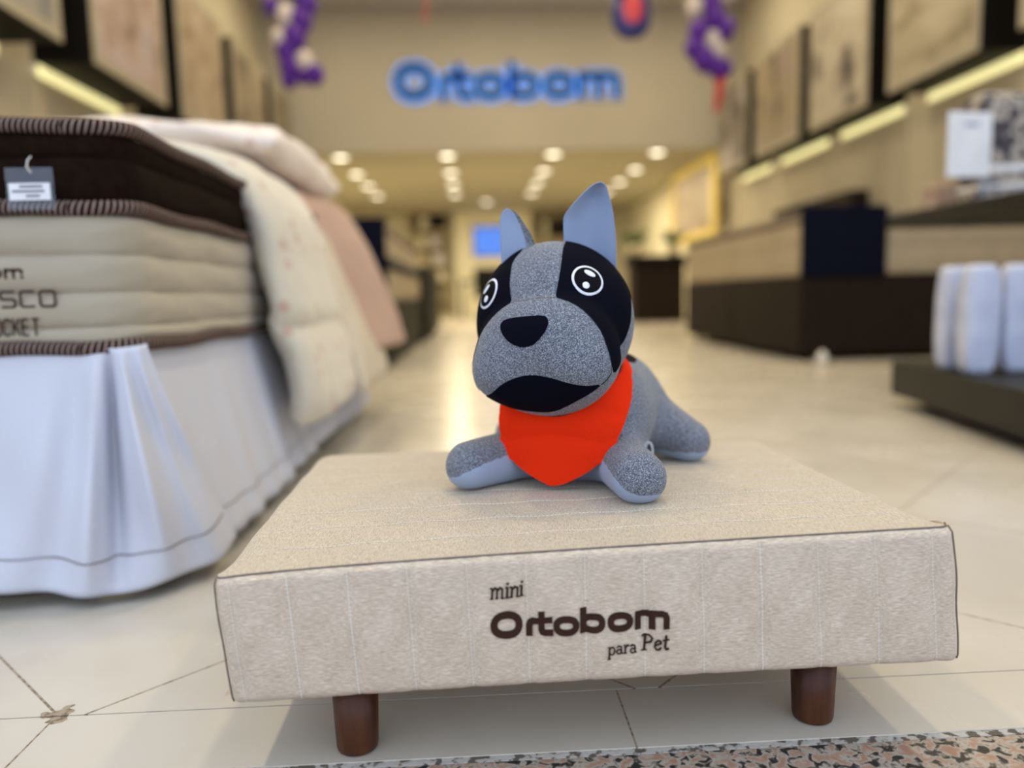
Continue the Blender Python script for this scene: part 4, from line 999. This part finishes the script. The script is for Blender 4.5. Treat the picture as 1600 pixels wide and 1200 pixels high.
def surface_nets(sdf, lo, hi, h):
    nx, ny, nz = [int((b-a)/h)+2 for a, b in zip(lo, hi)]
    X, Y, Z = np.meshgrid(lo[0]+h*np.arange(nx), lo[1]+h*np.arange(ny), lo[2]+h*np.arange(nz), indexing='ij')
    F_ = sdf(np.stack([X, Y, Z], -1)); G = np.stack([X, Y, Z], -1)
    s = F_ < 0
    acc = np.zeros((nx-1, ny-1, nz-1, 3)); cnt = np.zeros((nx-1, ny-1, nz-1))
    for ax in range(3):
        o1, o2 = [a for a in range(3) if a != ax]
        sl0 = [slice(None)]*3; sl1 = [slice(None)]*3; sl0[ax] = slice(0, -1); sl1[ax] = slice(1, None)
        a, b = F_[tuple(sl0)], F_[tuple(sl1)]; cr_ = s[tuple(sl0)] != s[tuple(sl1)]
        t = np.where(cr_, a/np.where(cr_, a-b, 1), 0)
        p = G[tuple(sl0)]*(1-t[..., None])+G[tuple(sl1)]*t[..., None]
        p = np.where(cr_[..., None], p, 0)
        for d1 in (0, 1):
            for d2 in (0, 1):
                sl = [slice(None)]*3; L1 = F_.shape[o1]-1; L2 = F_.shape[o2]-1
                sl[o1] = slice(d1, d1+L1); sl[o2] = slice(d2, d2+L2)
                acc += p[tuple(sl)]; cnt += cr_[tuple(sl)]
    m = cnt > 0; idx = -np.ones(m.shape, int); idx[m] = np.arange(m.sum())
    V = acc[m]/cnt[m][:, None]; Q = []
    for ax in range(3):
        o1, o2 = (ax+1) % 3, (ax+2) % 3
        sl0 = [slice(1, -1)]*3; sl1 = [slice(1, -1)]*3; sl0[ax] = slice(0, -1); sl1[ax] = slice(1, None)
        A, B = s[tuple(sl0)], s[tuple(sl1)]
        I = np.argwhere(A != B); fl = A[A != B]
        off = np.array([1, 1, 1]); off[ax] = 0; I = I+off
        def at(d1, d2):
            J = I.copy(); J[:, o1] -= d1; J[:, o2] -= d2; return idx[J[:, 0], J[:, 1], J[:, 2]]
        q = np.stack([at(1, 1), at(0, 1), at(0, 0), at(1, 0)], 1); q[~fl] = q[~fl][:, ::-1]; Q.append(q)
    return V, np.concatenate(Q)
def grad(sdf, P, e=1e-4):
    g = np.stack([sdf(P+np.eye(3)[i]*e)-sdf(P-np.eye(3)[i]*e) for i in range(3)], -1)
    return g/np.maximum(np.linalg.norm(g, axis=-1, keepdims=True), 1e-9)
def snap(sdf, P, n=4, off=0.0):
    for _ in range(n): P = P-(sdf(P)-off)[..., None]*grad(sdf, P)
    return P
Vb, Qb = surface_nets(sdf_body, (-0.08, 0.82, 0.20), (0.36, 1.30, 0.42), 0.0032)
Vb = Vb*0.3+snap(sdf_body, Vb, 2)*0.7
# keep the underside just above the fabric where it lies
body = mesh('body', Vb, Qb, M['marl_body'], DG, True)
rad_ = np.hypot((Vb-BC) @ BR, (Vb-BC) @ BF*1.0)
fr_ = (Vb-BC) @ BF
seam_z = 0.2208+np.interp(rad_, [0.0, 0.08, 0.113, 0.13, 0.156, 0.173, 0.187], [0.060, 0.056, 0.043, 0.040, 0.036, 0.029, 0.016])
seam_z = np.where(fr_ < -0.03, 0.2208+0.018, seam_z)
und = seam_z-Vb[:, 2]
ca_ = body.data.attributes.new('under', 'FLOAT', 'POINT'); ca_.data.foreach_set('value', und.astype(np.float32))
Vh, Qh = surface_nets(sdf_head, (-0.05, 0.83, 0.29), (0.24, 1.10, 0.56), 0.0030)
Vh = Vh*0.3+snap(sdf_head, Vh, 2)*0.7
head = mesh('head', Vh, Qh, M['marl'], DG, True)
def radial(sdf, C, D, off):
    # outermost point along each direction where the volume's surface lies
    t = np.full(len(D), 0.24); 
    for _ in range(160):
        d = sdf(C+D*t[:, None])-off; t = t-np.clip(d*0.7, -0.002, 0.01)
    return C+D*t[:, None]
def cut_poly(poly, step):
    bm = bmesh.new(); vs = [bm.verts.new((x, y, 0)) for x, y in poly]; bm.faces.new(vs)
    xs = [p[0] for p in poly]; ys = [p[1] for p in poly]
    for ax, (lo, hi) in enumerate(((min(xs), max(xs)), (min(ys), max(ys)))):
        c = lo+step*0.5
        while c < hi:
            co = (c, 0, 0) if ax == 0 else (0, c, 0); no = (1, 0, 0) if ax == 0 else (0, 1, 0)
            bmesh.ops.bisect_plane(bm, geom=bm.verts[:]+bm.edges[:]+bm.faces[:], plane_co=co, plane_no=no, dist=1e-6); c += step
    bmesh.ops.triangulate(bm, faces=[f for f in bm.faces if len(f.verts) > 4])
    bm.verts.index_update(); V = np.array([v.co[:2] for v in bm.verts]); Fc = [tuple(v.index for v in f.verts) for f in bm.faces]; bm.free()
    return V, Fc
def smooth_poly(p, n=2):
    p = [np.array(q, float) for q in p]
    for _ in range(n):
        q = []
        for i in range(len(p)):
            a, b = p[i], p[(i+1) % len(p)]
            q += [a*0.75+b*0.25, a*0.25+b*0.75]
        p = q
    return [tuple(x) for x in p]
def shell(V, Fc, normals, t):
    n = len(V); edges = {}
    for f in Fc:
        for a, b in zip(f, f[1:]+f[:1]): edges[(a, b)] = 1
    V2 = np.concatenate([V-normals*0.0012, V+normals*t])
    F2 = [tuple(reversed(f)) for f in Fc]+[tuple(i+n for i in f) for f in Fc]
    for a, b in edges:
        if (b, a) not in edges: F2.append((a, b, b+n, a+n))
    return V2, F2
def head_patch(name, poly, m, t, parent, step=2.0, sm=1, label=None):
    A, Fc = cut_poly(smooth_poly(poly, sm) if sm else poly, step)
    az, el = np.radians(A[:, 0]), np.radians(A[:, 1])
    D = np.stack([np.sin(az)*np.cos(el), np.cos(az)*np.cos(el), np.sin(el)], 1) @ HAX
    P = radial(sdf_head, HC, D, 0.0); nn = grad(sdf_head, P)
    V2, F2 = shell(P, Fc, nn, t)
    o = part(name, (V2, F2), m, parent, True, label); o.data.set_sharp_from_angle(angle=math.radians(45)); return o
PR = [(67.0, 74.8), (76.8, 68.7), (81.2, 63.7), (84.9, 58.7), (91.4, 54.2), (92.5, 46), (94.2, 40.0), (95.1, 33.3), (96.5, 24.0), (94.3, 14.8), (89.0, 8.1), (86.1, 1.7), (84.7, -4.6), (82.1, -10.6), (79.5, -16.6), (76, -22.3), (66, -27), (57, -31), (52.5, -33.0), (50, -29), (48.3, -23.7), (47.0, -19.3), (46, -15.2), (44.6, -11.3), (42.5, -7.5), (40.0, -3.8), (36.7, 0.4), (32.9, 4.1), (28.3, 7.4), (22.4, 10.3), (20.6, 11.3), (21.5, 16.5), (23.4, 23.5), (25.3, 30.4), (28.1, 39.7), (31.0, 49.1), (37.4, 60.0), (50, 69)]
PLr = [(-28.9, 59.5), (-28.7, 54.5), (-27.6, 49.5), (-25.9, 44.4), (-23.0, 38.9), (-21.3, 33.7), (-20.2, 28.8), (-18.5, 23.5), (-17.0, 18.1), (-14.5, 11.7), (-18.1, 9.5), (-22.6, 7.4), (-26.1, 4.5), (-29.5, 1.8), (-32.7, -0.7), (-36.1, -3.3), (-40.2, -5.9), (-43, -8.5), (-46, -14), (-47, -19), (-50, -25), (-56, -27), (-66, -26)]
PL = PLr+[(-a, b) for a, b in PR[:16]][::-1]+[(-50, 70), (-36, 65)]
epR = head_patch('eye_patch', PR, M['black_fabric'], 0.0009, head, 2.2, 1)
epL = head_patch('eye_patch', PL, M['black_fabric'], 0.0009, head, 2.2, 1)
NO = [(-16.3, -4.6), (-14.8, -2.6), (-11, -1.8), (-4.4, -1.6), (4, -1.7), (11.5, -2.0), (14.4, -3.2), (15.2, -5.5), (14.6, -8.6), (12.4, -12.0), (9.3, -15.2), (6.0, -17.6), (1.8, -18.5), (-2.5, -18.3), (-6.5, -16.6), (-10.4, -14.0), (-13.4, -10.8), (-15.6, -7.6)]
head_patch('nose', NO, M['black_fabric'], 0.0012, head, 1.5, 2)
MO = [(-43, -41.5), (-32, -40), (-25, -38), (-18.5, -35.6), (-11.5, -34.3), (-2.4, -34.0), (6, -34.4), (14.8, -35.0), (22, -36), (28.9, -37.0), (36, -37.5), (44, -37), (41.5, -40.0), (37, -45), (32, -49), (26.4, -53.5), (18, -58), (8, -60.3), (-2, -60), (-12, -58.8), (-22, -57.4), (-32.9, -54.7), (-39.5, -50.5), (-42, -47)]
head_patch('mouth', MO, M['black_fabric'], 0.0009, head, 1.8, 1)
sm_ = [(-14, 11.9), (0, 11.9), (20.5, 11.6), (20.5, 11.1), (0, 11.4), (-14, 11.4)]
head_patch('brow_seam', sm_, M['seam'], 0.0003, head, 1.5, 0)
# sewn line between muzzle and skull, running down to the mouth corners
def seam_line(pts, r=0.0004):
    a = np.radians(np.array(pts, float)); D = np.stack([np.sin(a[:, 0])*np.cos(a[:, 1]), np.cos(a[:, 0])*np.cos(a[:, 1]), np.sin(a[:, 1])], 1) @ HAX
    P = radial(sdf_head, HC, D, 0.0008)
    v, f, _ = tube([tuple(p) for p in P], r, 6); part('muzzle_seam', (v, f), M['seam_dark'], head, True)
M['seam_dark'] = mat('grey_seam_thread', (0.012, 0.013, 0.02), 0.95, spec=0.03)
for sg in (-1, 1): seam_line([(sg*a, b) for a, b in [(22.4, 10.3), (28.3, 7.4), (32.9, 4.1), (36.7, 0.4), (40.0, -3.8), (42.5, -7.5), (44.6, -11.3), (46, -15.2), (47.0, -19.3), (48.3, -23.7), (49.5, -28), (49.5, -32), (47.5, -35), (44, -37.3)]])
def eye(az, el, mirror, parent):
    a, e = math.radians(az), math.radians(el)
    D = np.array([[math.sin(a)*math.cos(e), math.cos(a)*math.cos(e), math.sin(e)]]) @ HAX
    c = radial(sdf_head, HC, D, 0.0); n = grad(sdf_head, c)[0]; c = c[0]
    ux = np.cross(HAX[2], n)*-1; ux = unit(np.cross(n, HAX[2])); 
    if ux @ HAX[0] < 0: ux = -ux
    uy = unit(np.cross(ux, n)); 
    if uy @ HAX[2] < 0: uy = -uy
    def disc(poly, t, m, name, base=0.0009, parent_=parent):
        A, Fc = cut_poly(poly, 0.0035)
        P = c+A[:, :1]*ux+A[:, 1:2]*uy+n*0.004
        P = snap(sdf_head, P, 6, base); nn = grad(sdf_head, P)
        V2, F2 = shell(P, Fc, nn, t); 
        return part(name, (V2, F2), m, parent_, True)
    E0 = lambda cx, cy, rx, ry, rot_=0: [(cx+rx*math.cos(q)*math.cos(rot_)-ry*math.sin(q)*math.sin(rot_), cy+rx*math.cos(q)*math.sin(rot_)+ry*math.sin(q)*math.cos(rot_)) for q in np.linspace(0, 2*math.pi, 49)[:-1]]
    R0 = 0.0205; sg_ = 1
    base = disc(E0(0, 0, R0, R0), 0.0005, M['eye_white'], 'eye', 0.0009)
    disc(E0(0, 0, R0-0.0031, R0-0.0031), 0.0010, M['eye_black'], 'iris', 0.0009, base)
    disc(E0(0.0040, 0.0082, 0.0074, 0.0036, math.radians(-32)) if not mirror else E0(-0.0055, 0.0062, 0.0074, 0.0036, math.radians(42)), 0.0014, M['eye_white'], 'eye_highlight', 0.0009, base)
    disc(E0(-sg_*0.0044 if not mirror else 0.0010, -0.0080, 0.0044, 0.0044), 0.0014, M['eye_white'], 'eye_highlight', 0.0009, base)
    return base
eye(47.0, 23.6, False, head); eye(-45.5, 22.3, True, head)
# ears: padded shells with a pale lining
def ear(Lp, Rp, y0, cup, lean, tb, lin0, lin1, side):
    n, m = 28, 20
    def pt(u, v, back):
        a = catmull([(x, 0, z) for x, z in Lp], v); b = catmull([(x, 0, z) for x, z in Rp], v)
        x = a[0]+(b[0]-a[0])*u; z = a[2]+(b[2]-a[2])*u
        w = abs(b[0]-a[0]); s = math.sin(math.pi*u)
        y = y0+lean*v+cup*s*min(1, w/0.03)*(1-0.3*v)
        if back: y += tb*(s**0.5)*min(1, w/0.02)
        return (x, y, z)
    V = []; Fc = []
    ring = [(i/m, 0) for i in range(m+1)]+[(1-i/m, 1) for i in range(1, m)]
    for j in range(n+1):
        for u, bk in ring: V.append(pt(u, j/n, bk))
    k_ = len(ring)
    for j in range(n):
        for i in range(k_): l = (i+1) % k_; Fc.append((j*k_+i, j*k_+l, (j+1)*k_+l, (j+1)*k_+i))
    Fc.append(tuple(range(k_))[::-1]); Fc.append(tuple(n*k_+i for i in range(k_)))
    e = part('ear', (V, Fc), M['marl'], DG, True)
    def lp(u, v):
        q = pt(lin0+(lin1-lin0)*u, v, 0); ed = min(u, 1-u, 1-v)
        return (q[0], q[1]-0.0012*min(1, ed*14)-0.0002, q[2])
    l = part('ear_lining', grid(lp, 24, 28), M['pale_fabric'], e, True, label='pale blue-grey ear lining')
    P = [lp(0, v) for v in np.linspace(0, 1, 30)]+[lp(1, v) for v in np.linspace(1, 0, 30)]
    v, f, _ = tube([(x, y, z) for x, y, z in P], 0.0007, 6); part('ear_seam', (v, f), M['pale_fabric'], e, True)
ear([(.118, .490), (.1135, .522), (.1125, .543), (.1137, .557), (.126, .573), (.140, .587), (.150, .5945), (.1575, .5970)],
    [(.178, .470), (.1770, .500), (.1768, .520), (.1752, .544), (.172, .566), (.1680, .582), (.1645, .5925), (.1590, .5970)], 0.962, 0.020, -0.004, 0.010, 0.0, 1.0, 1)
ear([(.036, .455), (.0350, .500), (.0342, .523), (.0340, .545), (.0352, .558), (.0385, .5650), (.0425, .5675)],
    [(.090, .480), (.0800, .512), (.0765, .523), (.0715, .536), (.0640, .549), (.0545, .5625), (.0445, .5677)], 0.964, 0.004, 0.0, 0.012, 0.0, 0.74, -1)
# bandana hung round the neck over the chest
def chest(P):
    Q = np.array(P, float).copy(); Q[..., 2] = np.maximum(Q[..., 2], 0.300)
    q = np.abs((Q-bp(0, 0.0, 0.078)) @ BAX.T)/np.array((0.101, 0.098, 0.094))
    k = ((q[..., 0]**2.7+q[..., 1]**2.7)**(2/2.7)+q[..., 2]**2)**0.5
    return (k-1)*0.095
def band_pt(A, extra=0.003):
    az = np.radians(A[:, 0]); z = A[:, 1]
    D = np.outer(np.sin(az), BR)+np.outer(np.cos(az), BF); C0 = np.stack([np.full(len(z), BC[0]), np.full(len(z), BC[1]), z], 1)
    def rr(sdf, off):
        t = np.full(len(D), 0.17)
        for _ in range(120): t = t-np.clip((sdf(C0+D*t[:, None])-off)*0.7, -0.002, 0.01)
        return np.maximum(t, 0.02)
    t = rr(chest, extra); t2 = np.minimum(rr(sdf_body, extra*0.8), t+0.0025); t = -smin(-t, -t2, 0.005)
    w = 0.0042*(np.abs(np.sin(z*75-np.cos(az*1.3)*3.0))**0.6-0.6)*np.clip((z-0.25)/0.04, 0, 1)*np.clip(1.2-np.abs(az)*1.1, 0, 1)
    t = t+w*1.0
    return C0+D*t[:, None]
BN = [(-45.3, 0.3137), (-44.42, 0.3045), (-42.93, 0.2907), (-41.17, 0.2817), (-38.95, 0.2729), (-36.01, 0.2643), (-32.31, 0.2582), (-28.29, 0.2521), (-23.39, 0.2461), (-18.68, 0.2411), (-14.07, 0.2367), (-8.85, 0.2326), (-5.6, 0.2297), (-2.34, 0.2285), (1.59, 0.2298), (6.77, 0.2326), (10.57, 0.2359), (14.28, 0.2396), (19.09, 0.2444), (23.77, 0.2502), (28.36, 0.2573), (32.94, 0.2661), (36.42, 0.2748), (40.0, 0.2855), (43.11, 0.2963), (46.61, 0.309), (49.93, 0.3205), (53.89, 0.3317), (60.14, 0.3458), (68.4, 0.3577), (90.44, 0.3684), (114.7, 0.384), (67.26, 0.3689), (52.72, 0.3609), (43.3, 0.3524), (36.92, 0.3456), (31.66, 0.3397), (26.22, 0.3329), (21.15, 0.3273), (16.18, 0.3223), (11.2, 0.3185), (6.77, 0.3162), (2.25, 0.3149), (-2.98, 0.3146), (-8.28, 0.3154), (-15.03, 0.3176), (-22.11, 0.321), (-32.0, 0.352), (-52.0, 0.352), (-66.0, 0.342), (-45.8, 0.325)]
A, Fc = cut_poly([(a, b*1000) for a, b in BN], 2.4)
A[:, 1] /= 1000
Pn = band_pt(A); Pi = band_pt(A, 0.0015); Po = band_pt(A, 0.0055)
nn = Po-Pi; nn /= np.linalg.norm(nn, axis=1, keepdims=True)
V2, F2 = shell(Pn, Fc, nn, 0.0016)
bo = part('bandana', (V2, F2), M['red'], DG, True); bo.data.set_sharp_from_angle(angle=math.radians(60))
# neck part of the body that fills the gap between chest and head, back patch and sewn-in tag loop
bpV, bpF = grid(lambda u, v: (0, 0, 0), 1, 1)
az = np.linspace(0, 2*math.pi, 30)[:-1]
def body_patch(name, pts3, m, t):
    P = snap(sdf_body, np.array(pts3), 8, 0.0)
    return P
ctr_ = bp(0.066, -0.075, 0.17)
pl = [(0.020*math.cos(q), 0.050*math.sin(q)) for q in np.linspace(0, 2*math.pi, 33)[:-1]]
A, Fc = cut_poly(pl, 0.005)
Pq = ctr_+A[:, :1]*BR*1.0+A[:, 1:2]*BF
Pq = snap(sdf_body, Pq, 10, 0.0); V2, F2 = shell(Pq, Fc, grad(sdf_body, Pq), 0.0010)
part('back_patch', (V2, F2), M['black_fabric'], DG, True, label='black patch on the back')
c0 = Vector((0.231, 1.02, 0.248))
v, f, _ = tube([tuple(c0+Vector((0.008*math.sin(q)*0.6, 0.002*math.cos(q), 0.010*math.cos(q)))) for q in np.linspace(0, 2*math.pi, 25)[:-1]], 0.0013, 6, True)
part('tag_loop', (v, f), M['paper'], DG, True, label='tiny white sewn-in loop')
